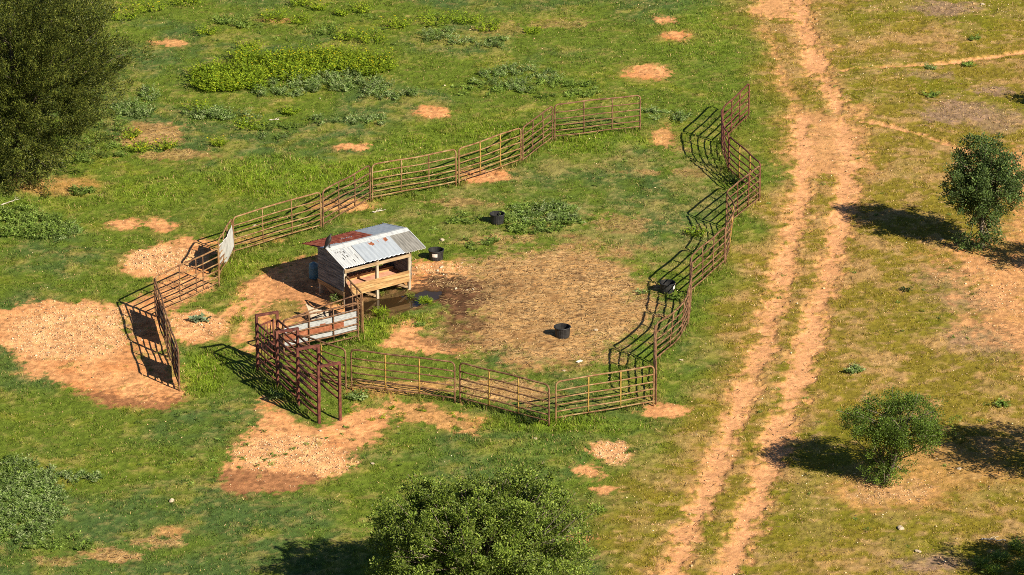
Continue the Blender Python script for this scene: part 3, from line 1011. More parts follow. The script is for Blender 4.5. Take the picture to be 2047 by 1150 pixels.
bush(1862, 192, .3, .18, GN, 'forked green weed on the dry ground between the footpaths', 219, 20, .13, name='weed', cat='weed')
bush(1858, 138, .26, .16, SV, 'grey weed on bare soil touching the upper footpath', 220, 16, .12, name='weed', cat='weed')
bush(2003, 812, .26, .2, GN, 'green weed on the dry ground above the big dark shadow', 221, 18, .13, name='weed', cat='weed')
bush(1812, 582, .2, .12, DK, 'small dark weed on dry turf below the round oak', 222, 14, .10, name='weed', cat='weed')
for k, (px, py) in enumerate(((1960, 1135), (2000, 1120), (2035, 1100), (1985, 1150), (2045, 1140))):
    bush(px, py, .32, .34, GN + YG[2:], 'tall green grass clump at the dark shaded corner', 230 + k, 30, .24, name='grass_clump', cat='grass clump', group='grass clumps in the shaded corner', lw=.12, upright=.85)


# ------------------------------------------------------------------ trees
def crown_leaves(r, blobs, n_cl, per, crad, leaf, lw, pal, gap=.15, shell=.6, droop=0.0, sprays=False):
    """leaf clumps spread through a union of ellipsoids (with holes), local coordinates"""
    vol = np.array([b[3] * b[4] * b[5] for b in blobs])
    vol = vol / vol.sum()
    bi = r.choice(len(blobs), n_cl, p=vol)
    B = np.array(blobs)[bi]
    d = unit(r, n_cl)
    q = r.random(n_cl) ** (1 / 3)
    q = np.where(r.random(n_cl) < shell, .72 + .33 * r.random(n_cl), q)
    # uneven outline: lumps in direction space
    lump = 1 + (.36 if sprays else .42) * fbm(np.arctan2(d[:, 1], d[:, 0]) * 2.2, d[:, 2] * 2.6 + bi * 7, .8, 5, 2)
    c = B[:, :3] + d * B[:, 3:6] * (q * lump)[:, None]
    hs_ = .85 if sprays else .55
    hole = fbm(c[:, 0] + c[:, 2] * .37, c[:, 1] + c[:, 2] * .93, hs_, 9, 2)
    c0 = c
    c = c[(hole > -1 + gap * 2.2) & (c[:, 2] > .05)]
    n = len(c)
    tone = r.uniform(.6, 1.35, n)
    N = n * per
    cc = np.repeat(c, per, 0)
    off = unit(r, N) * (r.random(N) ** .5)[:, None] * np.repeat(crad * r.uniform(.6, 1.3, n), per)[:, None]
    if sprays:                      # conifer: tufts drawn out along the way the branch grows
        gd_ = norm(d[(hole > -1 + gap * 2.2) & (c0[:, 2] > .05)] * .8 + np.array([0, 0, .55]) + unit(r, n) * .35)
        gd_ = np.repeat(gd_, per, 0)
        along = r.uniform(-.6, .75, N)
        off = off * (.85 * np.clip(1.25 - np.abs(along) * .7, .1, 1))[:, None] + gd_ * (along * np.repeat(crad * r.uniform(.7, 1.3, n), per))[:, None]
    else:
        off[:, 2] *= .75
    ld = norm((gd_ * .5 + unit(r, N) * .35) if sprays else (off + unit(r, N) * .12 + np.array([0, 0, .10 - droop])))
    up = norm(unit(r, N) * .65 + np.array([.25, -.25, .75]))
    ll = leaf * r.uniform(.6, 1.35, N)
    V = leaf_quads(cc + off, ld, up, ll, ll * lw, .15)
    pi = r.integers(0, len(pal), N)
    col_ = np.array(pal)[pi] * (np.repeat(tone, per) * r.uniform(.8, 1.2, N))[:, None]
    return V, col_, c


def tree(px, py, label, blobs, seed, n_cl, per, crad, leaf, lw, pal, trunk_h, trunk_r, n_br=24, lean=(0, 0), gap=.15, name='tree', shell=.6, stems=1, leafmat=None, group=None, sprays=False):
    g = G(px, py)
    r = np.random.default_rng(seed)
    rr = random.Random(seed)
    o = empty(name, (g[0], g[1], zg(*g)), 0, label, 'tree', group)
    V, c, cl = crown_leaves(r, blobs, n_cl, per, crad, leaf, lw, pal, gap, shell, sprays=sprays)
    quads_obj('crown', [V], [c], leafmat or M['leaf'], o)
    mb = MB()
    tops = []
    for s_ in range(stems):
        a = s_ * 2.4 + .6
        k = 0.0 if stems == 1 else .5
        t = Vector((lean[0] + math.cos(a) * k, lean[1] + math.sin(a) * k, trunk_h * rr.uniform(.85, 1.1)))
        pts, rad = [], []
        for i in range(7):
            f = i / 6
            pts.append((t.x * f + rr.uniform(-.04, .04) * (i > 0), t.y * f + rr.uniform(-.04, .04) * (i > 0), -.06 + (t.z + .06) * f))
            rad.append(trunk_r * (1 - .55 * f) * (1.35 if i == 0 else 1))
        mb.tube(pts, trunk_r, 8, rad=rad)
        tops.append((pts, rad))
    sel = cl[r.choice(len(cl), min(n_br, len(cl)), replace=False)]
    for e in sel:
        pts, rad = tops[rr.randrange(len(tops))]
        i = rr.randrange(2, 7)
        a = Vector(pts[i])
        b = Vector(e)
        m = a.lerp(b, .5) + Vector((rr.uniform(-.15, .15), rr.uniform(-.15, .15), rr.uniform(-.05, .2)))
        r0 = min(rad[i], trunk_r * .5, .05)
        q = [a, a.lerp(m, .5) + Vector((0, 0, .04)), m, m.lerp(b, .5), b, b + (b - m).normalized() * .18]
        mb.tube(q, .01, 5, rad=[r0, r0 * .7, r0 * .5, r0 * .35, .012, .006])
    mb.build('trunk', M['bark'], o)
    return o


OAK = [C(.060, .105, .026), C(.088, .145, .032), C(.046, .076, .024), C(.14, .20, .055)]
OAK2 = [C(.115, .175, .020), C(.16, .225, .026), C(.076, .118, .018), C(.24, .30, .06)]
MES = [C(.065, .115, .016), C(.095, .155, .020), C(.13, .20, .026)]
JUN = [C(.075, .100, .016), C(.115, .140, .020), C(.038, .055, .013), C(.165, .180, .034)]

tree(1962, 498, 'round dark green oak standing alone on orange soil beside the track',
     [(.0, 0, 2.60, 1.30, 1.25, .90), (0, 0, 3.25, .95, .9, .80), (.1, 0, 1.7, .95, .9, .75), (-.5, 0, 2.1, .8, .8, .7), (.7, 0, 2.3, .75, .8, .7), (.05, -.1, .85, .6, .55, .5), (-.4, -.2, .28, .65, .35, .28), (.25, -.2, .32, .5, .3, .3), (-.2, 0, 3.9, .5, .5, .42), (.55, 0, 3.6, .45, .5, .4)],
     313, 700, 58, .22, .080, .55, OAK, 2.6, .09, 60, gap=.21)
tree(1768, 968, 'small wind-shaped tree with spreading crown casting shadow on the track verge',
     [(.35, .1, 2.15, 1.35, 1.2, .72), (.9, 0, 1.75, .95, .9, .55), (-.5, 0, 2.1, .95, .85, .65), (.15, 0, 1.2, .75, .6, .5), (.0, 0, .6, .75, .5, .42), (-.1, -.1, .3, .6, .4, .28), (.4, .1, 2.7, .7, .6, .35)],
     302, 640, 62, .22, .060, .5, MES, 1.9, .07, 80, lean=(.2, .05), gap=.20, stems=3)
tree(958, 1245, 'large bushy green oak cut by the lower edge of the view',
     [(0, 0, 2.6, 2.85, 2.9, 1.75), (.9, .4, 3.2, 2.1, 1.9, 1.2), (-1.2, .2, 2.7, 1.9, 1.9, 1.3), (1.8, -.4, 2.0, 1.3, 1.6, 1.3), (-.2, .3, 3.7, 1.6, 1.4, .75), (-2.2, -.2, 1.6, 1.2, 1.4, 1.1)],
     303, 2200, 84, .21, .070, .58, OAK2, 2.2, .2, 420, gap=.27, shell=.72)
tree(35, 350, 'huge dark cedar filling the upper corner of the meadow',
     [(0, 0, 4.3, 3.75, 3.7, 3.9), (0, 0, 6.6, 2.95, 3.0, 2.9), (.2, -.3, 2.2, 3.0, 2.8, 2.2), (1.2, 0, 4.6, 2.8, 2.6, 2.2), (-1, 0, 4.6, 3, 3, 2.5), (0, -.4, .9, 1.5, 1.6, .9)],
     304, 4800, 80, .27, .095, .34, JUN, 6.0, .28, 60, gap=.24, shell=.86, name='cedar_tree', sprays=True)
# trees that stand just outside the view and throw their shade into it
tree(2185, 968, 'spreading tree past the edge of view that shades the stony turf', [(0, 0, 2.6, 1.75, 1.6, 1.2), (-.3, .2, 3.2, 1.1, 1.1, .8)], 305, 420, 40, .27, .09, .55, OAK, 2.2, .1, 20, gap=.15)
tree(2195, 562, 'small tree past the edge of view behind the round oak', [(0, 0, 2.1, 1.2, 1.1, 1.0)], 306, 220, 40, .27, .09, .55, OAK, 1.8, .08, 14, gap=.2)
tree(2162, 226, 'far small tree past the edge of view by the upper footpath', [(0, 0, 1.4, .9, .9, .7)], 307, 120, 40, .25, .09, .55, OAK, 1.2, .06, 10, gap=.2)
tree(2232, 1212, 'low tree past the view corner that shades the grass clumps', [(0, 0, 2.3, 1.75, 1.9, 1.5)], 308, 560, 40, .27, .09, .55, OAK2, 1.8, .1, 14, gap=.1)

# ------------------------------------------------------------------ corral panels
PH = 1.47
RAILZ = (.18, .40, .63, .88, 1.15)


def panel(a, b, label, group, mat='rust', stay='rust', h=PH, bow=0.0, lean=(0, 0), seed=0, sheet=None, rails=RAILZ[1:], r0=.029, stays=(.34, .67), feet=True, droop=0.0):
    """one tubular livestock panel from base pixel a to base pixel b"""
    A, B = G(*a), G(*b)
    d = B - A
    L = float(np.hypot(*d))
    za, zb = zg(*A), zg(*B)
    base = min(za, zb)
    o = empty('corral_panel', (A[0], A[1], base + .0), math.atan2(d[1], d[0]), label, 'corral panel', group)
    rr = random.Random(seed * 7 + 3)
    ph1, ph2 = rr.uniform(0, 6), rr.uniform(0, 6)
    wav = rr.uniform(.006, .02)

    def off(x, z):
        t = x / L
        y = bow * math.sin(math.pi * t) * (z / h * .6 + .4) + wav * math.sin(t * 9 + ph1 + z * 2) * math.sin(math.pi * t)
        y += (lean[0] * (1 - t) + lean[1] * t) * z
        zz = z + .016 * math.sin(t * 7 + ph2 + z * 1.3) * math.sin(math.pi * t) - droop * math.sin(math.pi * t)
        return (x, y, zz)
    g = .035
    x0, x1 = g, L - g
    cr = .15
    zb_ = RAILZ[0]
    path = [off(x0, .0), off(x0, zb_), off(x0, .6), off(x0, 1.0), off(x0, h - cr)]
    for k in (1, 2, 3):
        an = k / 3 * math.pi / 2
        path.append(off(x0 + cr * (1 - math.cos(an)), h - cr + cr * math.sin(an)))
    n = 10
    path += [off(x0 + cr + (x1 - x0 - 2 * cr) * i / n, h) for i in range(1, n)]
    for k in (0, 1, 2, 3):
        an = k / 3 * math.pi / 2
        path.append(off(x1 - cr + cr * math.sin(an), h - cr + cr * math.cos(an)))
    path += [off(x1, 1.0), off(x1, .6), off(x1, zb_), off(x1, .0)]
    mb = MB()
    mb.tube(path, r0 + .003, 7)
    mb.build('frame', M[mat], o)
    for z in (zb_,) + tuple(rails):
        mb = MB()
        mb.tube([off(x0 + (x1 - x0) * i / 12, z) for i in range(13)], r0 - .003, 6)
        mb.build('rail', M[mat], o)
    for s in stays:
        mb = MB()
        xx = x0 + (x1 - x0) * s
        mb.tube([off(xx, z) for z in (zb_, .5, .9, 1.2, h - .01)], .031 if stay == 'yellow' else .025, 6)
        mb.build('stay', M[stay], o)
    if feet:
        for s in (.10, .90):
            mb = MB()
            xx = x0 + (x1 - x0) * s
            p = off(xx, zb_)
            mb.tube([p, (p[0] + .03, p[1], .09), (p[0] + .04, p[1], -.01)], .018, 6)
            mb.build('foot', M[mat], o)
    if sheet:
        sm, poly_, corr, face, cb = sheet          # material, (x fraction, z) outline, corrugation, side, curl
        mb = MB()
        xs_ = [p[0] for p in poly_]
        zs_ = [p[1] for p in poly_]
        nx_, nz_ = 40, 20

        def inside(x_, z_):
            c_ = False
            for i in range(len(poly_)):
                (ax, az), (bx, bz) = poly_[i], poly_[i - 1]
                if (az > z_) != (bz > z_) and x_ < (bx - ax) * (z_ - az) / (bz - az) + ax:
                    c_ = not c_
            return c_
        vid = {}

        def vtx(i, j):
            if (i, j) not in vid:
                fx = min(xs_) + (max(xs_) - min(xs_)) * i / nx_
                fz = min(zs_) + (max(zs_) - min(zs_)) * j / nz_
                p = off(x0 + (x1 - x0) * fx, fz)
                yo = face * (r0 + .014) + (corr * math.sin(fz * 2 * math.pi / .075)) + cb * math.sin(fx * 4.1 + fz * 2) * .5
                mb.v.append((p[0], p[1] + yo, p[2]))
                vid[(i, j)] = len(mb.v) - 1
            return vid[(i, j)]
        for i in range(nx_):
            for j in range(nz_):
                fx = min(xs_) + (max(xs_) - min(xs_)) * (i + .5) / nx_
                fz = min(zs_) + (max(zs_) - min(zs_)) * (j + .5) / nz_
                if inside(fx, fz):
                    mi = 0
                    if len(sm) > 1:
                        nv = float(fbm(np.array([fx * 3.0]), np.array([fz * 2.]), .3, 4, 2)[0]) * .03
                        if .60 + nv < fz < .90 + nv - .05 * (fx > .6) and fx < .80 + nv:
                            mi = 1
                    mb.face([vtx(i, j), vtx(i + 1, j), vtx(i + 1, j + 1), vtx(i, j + 1)], mi, True)
        so_ = mb.build('cover_sheet', [M[s] for s in sm], o)
        md = so_.modifiers.new('thick', 'SOLIDIFY')
        md.thickness = .006
    return o


GB, GF, GE, GW = 'corral panels along the back of the pen', 'corral panels along the front of the pen', 'zigzag corral panels beside the track', 'corral panels on the gravel side'
panel((466, 511), (643, 458), 'tan back panel joined to the one hung with the white sheet', GB, 'rust_tan', 'rust_tan', seed=1, bow=.05)
panel((645, 457), (741, 403), 'rusty back panel foreshortened just above the shed roof', GB, 'rust', 'rust', seed=2)
panel((743, 403), (913, 371), 'long tan back panel with high rounded corners behind the small bare patch', GB, 'rust_tan', 'rust_tan', seed=3, bow=-.04)
panel((916, 371), (1042, 327), 'tan back panel standing over the bare dirt strip', GB, 'rust_tan', 'yellow', seed=4)
panel((1044, 327), (1105, 281), 'short-looking rusty back panel turned almost end-on', GB, 'rust', 'rust', seed=5)
panel((1107, 280), (1281, 260), 'last back panel, its free end standing at the wide opening', GB, 'rust', 'rust', seed=6)
panel((1497, 236), (1443, 288), 'farthest dark red panel beside the track, its outer end loose', GE, 'rust_red', 'rust_red', seed=7)
panel((1442, 289), (1456, 343), 'dark red panel seen end-on next to the farthest track panel', GE, 'rust_red', 'rust_red', seed=8, bow=-.12)
panel((1456, 344), (1519, 400), 'track panel sloping out to the outermost corner, with yellow stays', GE, 'rust_red', 'yellow', seed=9)
panel((1518, 402), (1451, 456), 'track panel returning from the outermost corner over the dark bush', GE, 'rust', 'rust_red', seed=10)
panel((1451, 458), (1449, 527), 'bowed track panel nearly end-on below the dark bush', GE, 'rust', 'yellow', seed=11, bow=.30, r0=.028)
panel((1449, 528), (1380, 589), 'straight brown track panel just above the tub at the fence', GE, 'rust', 'rust', seed=12)
panel((1379, 590), (1376, 652), 'end-on brown track panel right behind the tub at the fence', GE, 'rust', 'rust', seed=13, bow=.08)
panel((1375, 653), (1310, 727), 'strongly curved brown track panel nearest the straw', GE, 'rust', 'rust', seed=14, bow=.30)
panel((1309, 728), (1311, 809), 'end-on track panel at the near corner of the pen', GE, 'rust', 'yellow', seed=15, bow=-.05)
panel((1308, 812), (1109, 846), 'front panel that meets the near corner by the track', GF, 'rust_tan', 'yellow', seed=16)
panel((1099, 853), (918, 806), 'middle front panel with yellow stays and a dark bush under it', GF, 'rust', 'yellow', seed=17)
panel((911, 805), (701, 778), 'front panel with bright yellow stays joined to the alley', GF, 'rust', 'yellow', seed=18)
panel((693, 779), (550, 734), 'panel with yellow stays running along inside the red alley', GF, 'rust', 'yellow', seed=19)
panel((566, 716), (718, 679), 'panel covered with white and rust corrugated tin by the shed', GW, 'rust', 'rust', seed=20, h=1.42,
      sheet=(('tin_panel', 'tin_rust2'), [(.0, .42), (.99, .40), (.99, 1.16), (.0, 1.10)], .010, 1, 0))
panel((691, 629), (726, 668), 'short panel with dark brown tin reaching from shed to puddle edge', GW, 'rust_tan', 'rust', seed=21, h=1.5,
      sheet=(('tin_dark',), [(.01, .1), (.74, .1), (.74, 1.02), (.01, 1.34)], .012, -1, .03))
panel((439, 572), (311, 632), 'open panel of thin rails across the gravel beside the white sheet', GW, 'rust_tan', 'rust', seed=22, stays=(.25, .36, .62))
panel((311, 632), (337, 714), 'end-on panel hung with sheeting at the inner edge of the gravel', GW, 'rust', 'rust', seed=23, sheet=(('old_sheet',), [(.14, .22), (.78, .28), (.80, 1.18), (.12, 1.12)], .0, 1, .06))
panel((337, 714), (359, 781), 'loose-ended end-on panel hung with dark sheeting over the big gravel patch', GW, 'rust', 'rust_tan', seed=24, sheet=(('old_sheet',), [(.34, .18), (.92, .2), (.93, 1.2), (.36, 1.22)], .0, 1, .05))
panel((438, 557), (465, 512), 'panel hung with a bent white sheet at the pen corner', GB, 'rust_tan', 'rust_tan', seed=25, sheet=(('white_sheet',), [(.10, .42), (.55, .16), (.90, .5), (.92, 1.28), (.5, 1.36), (.06, 1.22)], .0, -1, .16))

# a rusty rail propped from the dark-sheet panel along the tin-covered one
A, B = G(566, 700), G(722, 668)
mb = MB()
d_ = B - A
ang = math.atan2(d_[1], d_[0])
LL = float(np.hypot(*d_))
o = empty('swing_gate', (A[0], A[1], zg(*A)), ang, 'narrow rusty gate frame standing behind the tin-covered panel', 'gate')
mb.tube([(.0, 0, 0), (0, 0, .98), (.05, 0, 1.08), (LL * .5, .03, 1.30), (LL - .02, 0, 1.50), (LL, 0, 1.42), (LL, 0, 0)], .026, 7)
mb.build('frame', M['rust'], o)
for z in (.85, 1.02):
    mb = MB()
    mb.tube([(.02, 0, z - .25), (LL * .5, .02, z), (LL - .02, 0, z + .12)], .02, 6)
    mb.build('rail', M['rust'], o)
for f in (.3, .62, .9):
    mb = MB()
    mb.tube([(LL * f, .02, .1), (LL * f, .02, 1.06 + .44 * f)], .018, 6)
    mb.build('stay', M['rust'], o)

# ------------------------------------------------------------------ the red alley (hoops, rails, slatted gate)
a0, a1 = G(638, 846), G(515, 741)
b0, b1 = G(680, 838), G(556, 734)
ctr = (a0 + b0) / 2
al = empty('cattle_alley', (ctr[0], ctr[1], 0), 0, 'dark red steel cattle alley of four square hoops and side rails', 'cattle chute')
HH = 1.98


def loc3(p, z):
    return (p[0] - ctr[0], p[1] - ctr[1], z)


fr = [0, 1 / 3, 2 / 3, 1.0]
LP = [a0 + (a1 - a0) * f for f in fr]
RP = [b0 + (b1 - b0) * f for f in fr]
for k in range(4):
    mb = MB()
    l, q = LP[k], RP[k]
    e = (q - l) / np.hypot(*(q - l))
    mb.bar(loc3(l, -.05), loc3(l, HH), .085, .085, up=(e[0], e[1], 0))
    mb.bar(loc3(q, -.05), loc3(q, HH), .085, .085, up=(e[0], e[1], 0))
    l2, q2 = l - e * .0425, q + e * .0425
    mb.bar(loc3(l2, HH + .04), loc3(q2, HH + .04), .088, .08)
    mb.build('hoop', M['rust_red'], al)
for side, PT in ((0, LP), (1, RP)):
    for k in range(3):
        for z in (.22, .46, .70, .95, 1.20, 1.45, 1.73):
            if side == 1 and z < .5 and k == 0:
                continue
            mb = MB()
            s_ = .0 if k % 2 == 0 else .03
            u_, v_ = PT[k], PT[k + 1]
            mm = (u_ + v_) / 2
            j = rnd.uniform(-.012, .012)
            mb.tube([loc3(u_, z + s_), loc3(mm, z + s_ + j), loc3(v_, z + s_ + .01)], .035, 7)
            mb.build('rail', M['rust_red'], al)
# slatted slide gate beside the back hoop
gt = G(520, 742)
gate = MB()
e1, e2 = G(518, 741), G(548, 728)
for z in (.25, 1.62):
    gate.bar(loc3(e1, z), loc3(e2, z), .04, .05)
go = gate.build('slide_gate', M['rust_red'], al)
for i in range(6):
    p = e1 + (e2 - e1) * (i / 5)
    mb = MB()
    mb.tube([loc3(p, .22), loc3(p, 1.66)], .018 if i < 5 else .035, 6)
    c_ = mb.build('bar', M['rust_red'], go)

# ------------------------------------------------------------------ feeder shed
SA, SB = G(690, 612), G(818, 579)
du = SB - SA
SL = float(np.hypot(*du))
sang = math.atan2(du[1], du[0])
SD, RY = 1.56, .95
EZ, RZ, OV = 1.52, 1.90, .20
FRUN = 1.60
sh = empty('feeder_shed', (SA[0], SA[1], 0), sang, 'small tin-roofed timber feeder shed with grey plank end wall', 'shed')
for (x_, y_) in ((0, 0), (SL / 2, 0), (SL, 0), (0, SD), (SL / 2, SD), (SL, SD)):
    mb = MB()
    mb.box(x_ - .05, x_ + .05, y_ - .045, y_ + .045, -.2, EZ - .02)
    mb.build('post', M['timber_grey'], sh)
rs = (RZ - EZ) / (RY + OV)                     # rise per metre, front slope
rf = (RZ - 1.60) / FRUN                        # back slope


def roofz(y_):
    return RZ - (RY - y_) * rs if y_ < RY else RZ - (y_ - RY) * rf


for xw, nm in ((-.062, 'side_wall'), (SL + .062, 'side_wall')):
    mb = MB()
    z_ = .50
    i = 0
    while z_ < RZ - .05:
        h_ = .152
        jx = rnd.uniform(-.006, .006)
        ztop = min(z_ + h_, 9)
        # trim plank ends under the roof slope
        def ylim(zz):
            w_ = max(RZ - .03 - zz, 0)
            return max(-.05, RY - w_ / rs), min(SD + .05, RY + w_ / rf)
        y0a, y1a = ylim(z_)
        y0b, y1b = ylim(ztop - .006)
        if y1b - y0b < .05:
            y0b = y1b = RY
        x0_, x1_ = xw - .011 + jx, xw + .011 + jx
        k = len(mb.v)
        for xx in (x0_, x1_):
            mb.v += [(xx, y0a, z_), (xx, y1a, z_), (xx, y1b, ztop - .006), (xx, y0b, ztop - .006)]
        for q in ((0, 3, 2, 1), (4, 5, 6, 7), (0, 1, 5, 4), (1, 2, 6, 5), (2, 3, 7, 6), (3, 0, 4, 7)):
            mb.face([k + t for t in q])
        z_ += h_
        if y1b - y0b < .06:
            break
    w_o = mb.build(nm, M['board'], sh)
    mb = MB()
    s_ = -1 if xw < 0 else 1
    mb.box(xw + s_ * .014 - .016, xw + s_ * .014 + .016, -.06, SD + .06, .40, .56)
    mb.build('trim_board', M['trim'], w_o)
# back wall
mb = MB()
for i in range(6):
    mb.box(-.04, SL + .04, SD + .048, SD + .07, .5 + i * .155, .5 + i * .155 + .148)
mb.build('back_wall', M['board'], sh)
# headers
for (y_, m_) in ((-.065, 'header'), (SD - .07, 'header')):
    mb = MB()
    mb.box(-.05, SL + .05, y_ - .019, y_ + .019, 1.27, 1.385)
    mb.build('header_beam', M[m_], sh)
mb = MB()
mb.box(-.1, SL + .45, -.03, .02, EZ - .055, EZ - .01)
mb.box(-.1, SL + .45, SD - .02, SD + .03, roofz(SD) - .10, roofz(SD) - .04)
mb.box(-.1, SL + .45, RY - .02, RY + .02, RZ - .16, RZ - .04)
mb.build('roof_beam', M['timber_grey'], sh)
# trough: floor, front boards, divider, skids
mb = MB()
mb.box(-.04, SL + .04, .0, SD, .42, .46)
mb.build('trough_floor', M['floor'], sh)
for (z0_, z1_, yy) in ((.585, .765, -.085), (.36, .565, -.09)):
    mb = MB()
    mb.box(-.06, SL - .055, yy - .022, yy + .022, z0_, z1_)
    mb.build('trough_board', M['timber'], sh)
mb = MB()
mb.box(.02, SL - .02, SD * .62, SD * .62 + .04, .46, .60)
mb.build('trough_divider', M['timber'], sh)
for x_ in (SL * .25, SL * .75):
    mb = MB()
    mb.box(x_ - .03, x_ + .03, .03, SD - .05, .31, .415)
    mb.build('floor_joist', M['trim'], sh)
for (p_, q_) in (((SL * .98, .02, .10), (SL * .78, .02, .38)), ((SL * .48, .02, .08), (SL * .28, .02, .38)), ((.03, .2, .05), (.03, SD - .2, .40)), ((SL - .03, .2, .05), (SL - .03, SD - .3, .40))):
    mb = MB()
    mb.bar(p_, q_, .04, .09)
    mb.build('brace', M['trim'], sh)


# roof sheets: real corrugations, holes where the tin has rusted through
def roof_sheet(x0, x1, side, mats, ztop=0.0, d0=.0, d1=None, holes=(), rust=(), period=.105, amp=.013, rag=.0, seed=0):
    run = RY + OV if d1 is None else d1
    sl = rs if side < 0 else rf
    nxs = max(8, int((x1 - x0) / period * 8))
    nd = 26
    rr_ = random.Random(seed)
    mb = MB()
    ragged = [rr_.uniform(-rag, rag) for _ in range(nxs + 1)]
    for i in range(nxs + 1):
        xx = x0 + (x1 - x0) * i / nxs
        for j in range(nd + 1):
            dd = d0 + (run + ragged[i] * (j == nd) - d0) * j / nd
            zz = RZ - sl * dd + ztop + amp * math.sin(2 * math.pi * xx / period)
            mb.v.append((xx, RY - dd if side < 0 else RY + dd, zz))
    for i in range(nxs):
        xm = (x0 + (x1 - x0) * (i + .5) / nxs)
        for j in range(nd):
            dm = d0 + (run - d0) * (j + .5) / nd
            if any(h[0] < xm < h[1] and h[2] < dm < h[3] for h in holes):
                continue
            mi = 1 if any(h[0] < xm < h[1] and h[2] < dm < h[3] for h in rust) else 0
            a = i * (nd + 1) + j
            q = [a, a + 1, a + nd + 2, a + nd + 1]
            mb.face(q if side < 0 else q[::-1], mi, True)
    o = mb.build('roof_sheet', [M[m] for m in mats], sh)
    md = o.modifiers.new('thick', 'SOLIDIFY')
    md.thickness = .004
    return o


holes = []
hr = random.Random(8)
for x_ in (.02, .12, .22, .33, .43, .54, .64):
    for _ in range(3):
        d_s = hr.uniform(.22, .85)
        if hr.random() < .68:
            holes.append((x_, x_ + hr.uniform(.025, .045), d_s, d_s + hr.uniform(.05, .2)))
XE = SL + .55
roof_sheet(-.16, .80, -1, ['tin_white', 'tin_rust2'], .0, holes=holes, seed=1)
roof_sheet(.80, SL - .30, -1, ['tin_pale', 'tin_rust2'], .006, rust=((1.46, 1.62, .24, .36), (1.56, 1.66, .30, .42), (2.14, 2.26, .19, .36), (1.86, 1.89, .22, .34)), seed=2, period=.20, amp=.016)
roof_sheet(SL - .30, XE, -1, ['tin_grey'], .010, seed=3, rag=.015, amp=.014, d1=RY + OV + .03)
roof_sheet(-.18, 2.05, 1, ['tin_rust', 'tin_pale'], .0, d1=FRUN, rust=((-.2, .62, .0, .42), (.3, .9, .0, .3), (1.0, 1.5, .82, .88)), seed=4, rag=.02)
roof_sheet(2.05, XE, 1, ['tin_pale'], .008, d1=FRUN - .06, seed=5)
mb = MB()
for s_ in (-1, 1):
    k = len(mb.v)
    sc2 = rs if s_ < 0 else rf
    for xx in (-.18, XE + .01):
        mb.v += [(xx, RY, RZ + .032), (xx, RY + s_ * .17, RZ + .030 - sc2 * .17), (xx, RY + s_ * .17, RZ + .022 - sc2 * .17), (xx, RY, RZ + .022)]
    for q in ((0, 1, 5, 4), (1, 2, 6, 5), (2, 3, 7, 6), (0, 3, 2, 1), (4, 5, 6, 7)):
        mb.face([k + t for t in (q if s_ > 0 else q[::-1])])
mb.build('ridge_cap', M['tin_white'], sh)
# bent end flashing along the free roof edge
mb = MB()
mb.bar((XE + .012, RY, RZ + .012), (XE + .012, -OV - .02, EZ + .012), .03, .05)
mb.bar((XE + .012, RY, RZ + .012), (XE + .012, RY + FRUN - .05, 1.62), .03, .05)
mb.build('edge_flashing', M['tin_white'], sh)

# ------------------------------------------------------------------ black tubs
def tub(px, py, label, lab_ang=None, sc=1.0):
    g = G(px, py)
    o = empty('feed_tub', (g[0], g[1], zg(*g)), .4, label, 'tub', 'black rubber feed tubs')
    mb = MB()
    pr = [(.245, 0), (.25, .02), (.268, .33), (.285, .335), (.285, .375), (.262, .378), (.245, .06), (.0, .055)]
    mb.lathe([(r_ * sc, z_ * sc) for r_, z_ in pr], 44, rib=.018)
    mb.build('shell', M['rubber'], o)
    mb = MB()
    pts = [(.285 * sc * math.cos(a * math.pi / 16), .285 * sc * math.sin(a * math.pi / 16), .365 * sc) for a in range(32)]
    mb.tube(pts, .016 * sc, 6, closed=True)
    mb.build('rim', M['rubber'], o)
    if lab_ang is not None:
        mb = MB()
        k = 6
        for j in range(k + 1):
            a = lab_ang - .36 + .72 * j / k
            for z_, r_ in ((.16, .266), (.29, .274)):
                mb.v.append((r_ * sc * math.cos(a) * 1.008, r_ * sc * math.sin(a) * 1.008, z_ * sc))
        for j in range(k):
            mb.face([j * 2, j * 2 + 2, j * 2 + 3, j * 2 + 1])
        t_ = mb.build('paper_label', M['paper'], o)
        md = t_.modifiers.new('thick', 'SOLIDIFY')
        md.thickness = .003
        md.offset = 1
    return o


tub(1124, 674, 'black rubber tub standing alone on the trampled straw')
tub(872, 517, 'black rubber tub with a square white label beside the shed', -1.75 - .4, .98)
tub(994, 446, 'black rubber tub half hidden by weeds at the back of the pen', None, .95)
tub(1334, 583, 'black rubber tub set in the panel shadows at the fence', -.35 - .4, .98)

# ------------------------------------------------------------------ bird on the ridge
Xr = SA + (du / SL) * (-.02) + np.array([-du[1], du[0]]) / SL * RY
bo = empty('vulture', (Xr[0], Xr[1], RZ + .03), R(35), 'hunched black vulture perched on the end of the shed ridge', 'bird')
mb = MB()


def loft(spine):
    k0 = None
    n = 12
    for (p, rx, ry, tilt) in spine:
        k = len(mb.v)
        for j in range(n):
            a = 2 * math.pi * j / n
            v = Vector((math.cos(a) * rx, math.sin(a) * ry, 0))
            v = Matrix.Rotation(tilt, 3, 'Y') @ v
            mb.v.append(tuple(Vector(p) + v))
        if k0 is not None:
            for j in range(n):
                mb.face([k0 + j, k0 + (j + 1) % n, k + (j + 1) % n, k + j], 0, True)
        else:
            mb.face([k + j for j in range(n)][::-1])
        k0 = k
    mb.face([k0 + j for j in range(n)])


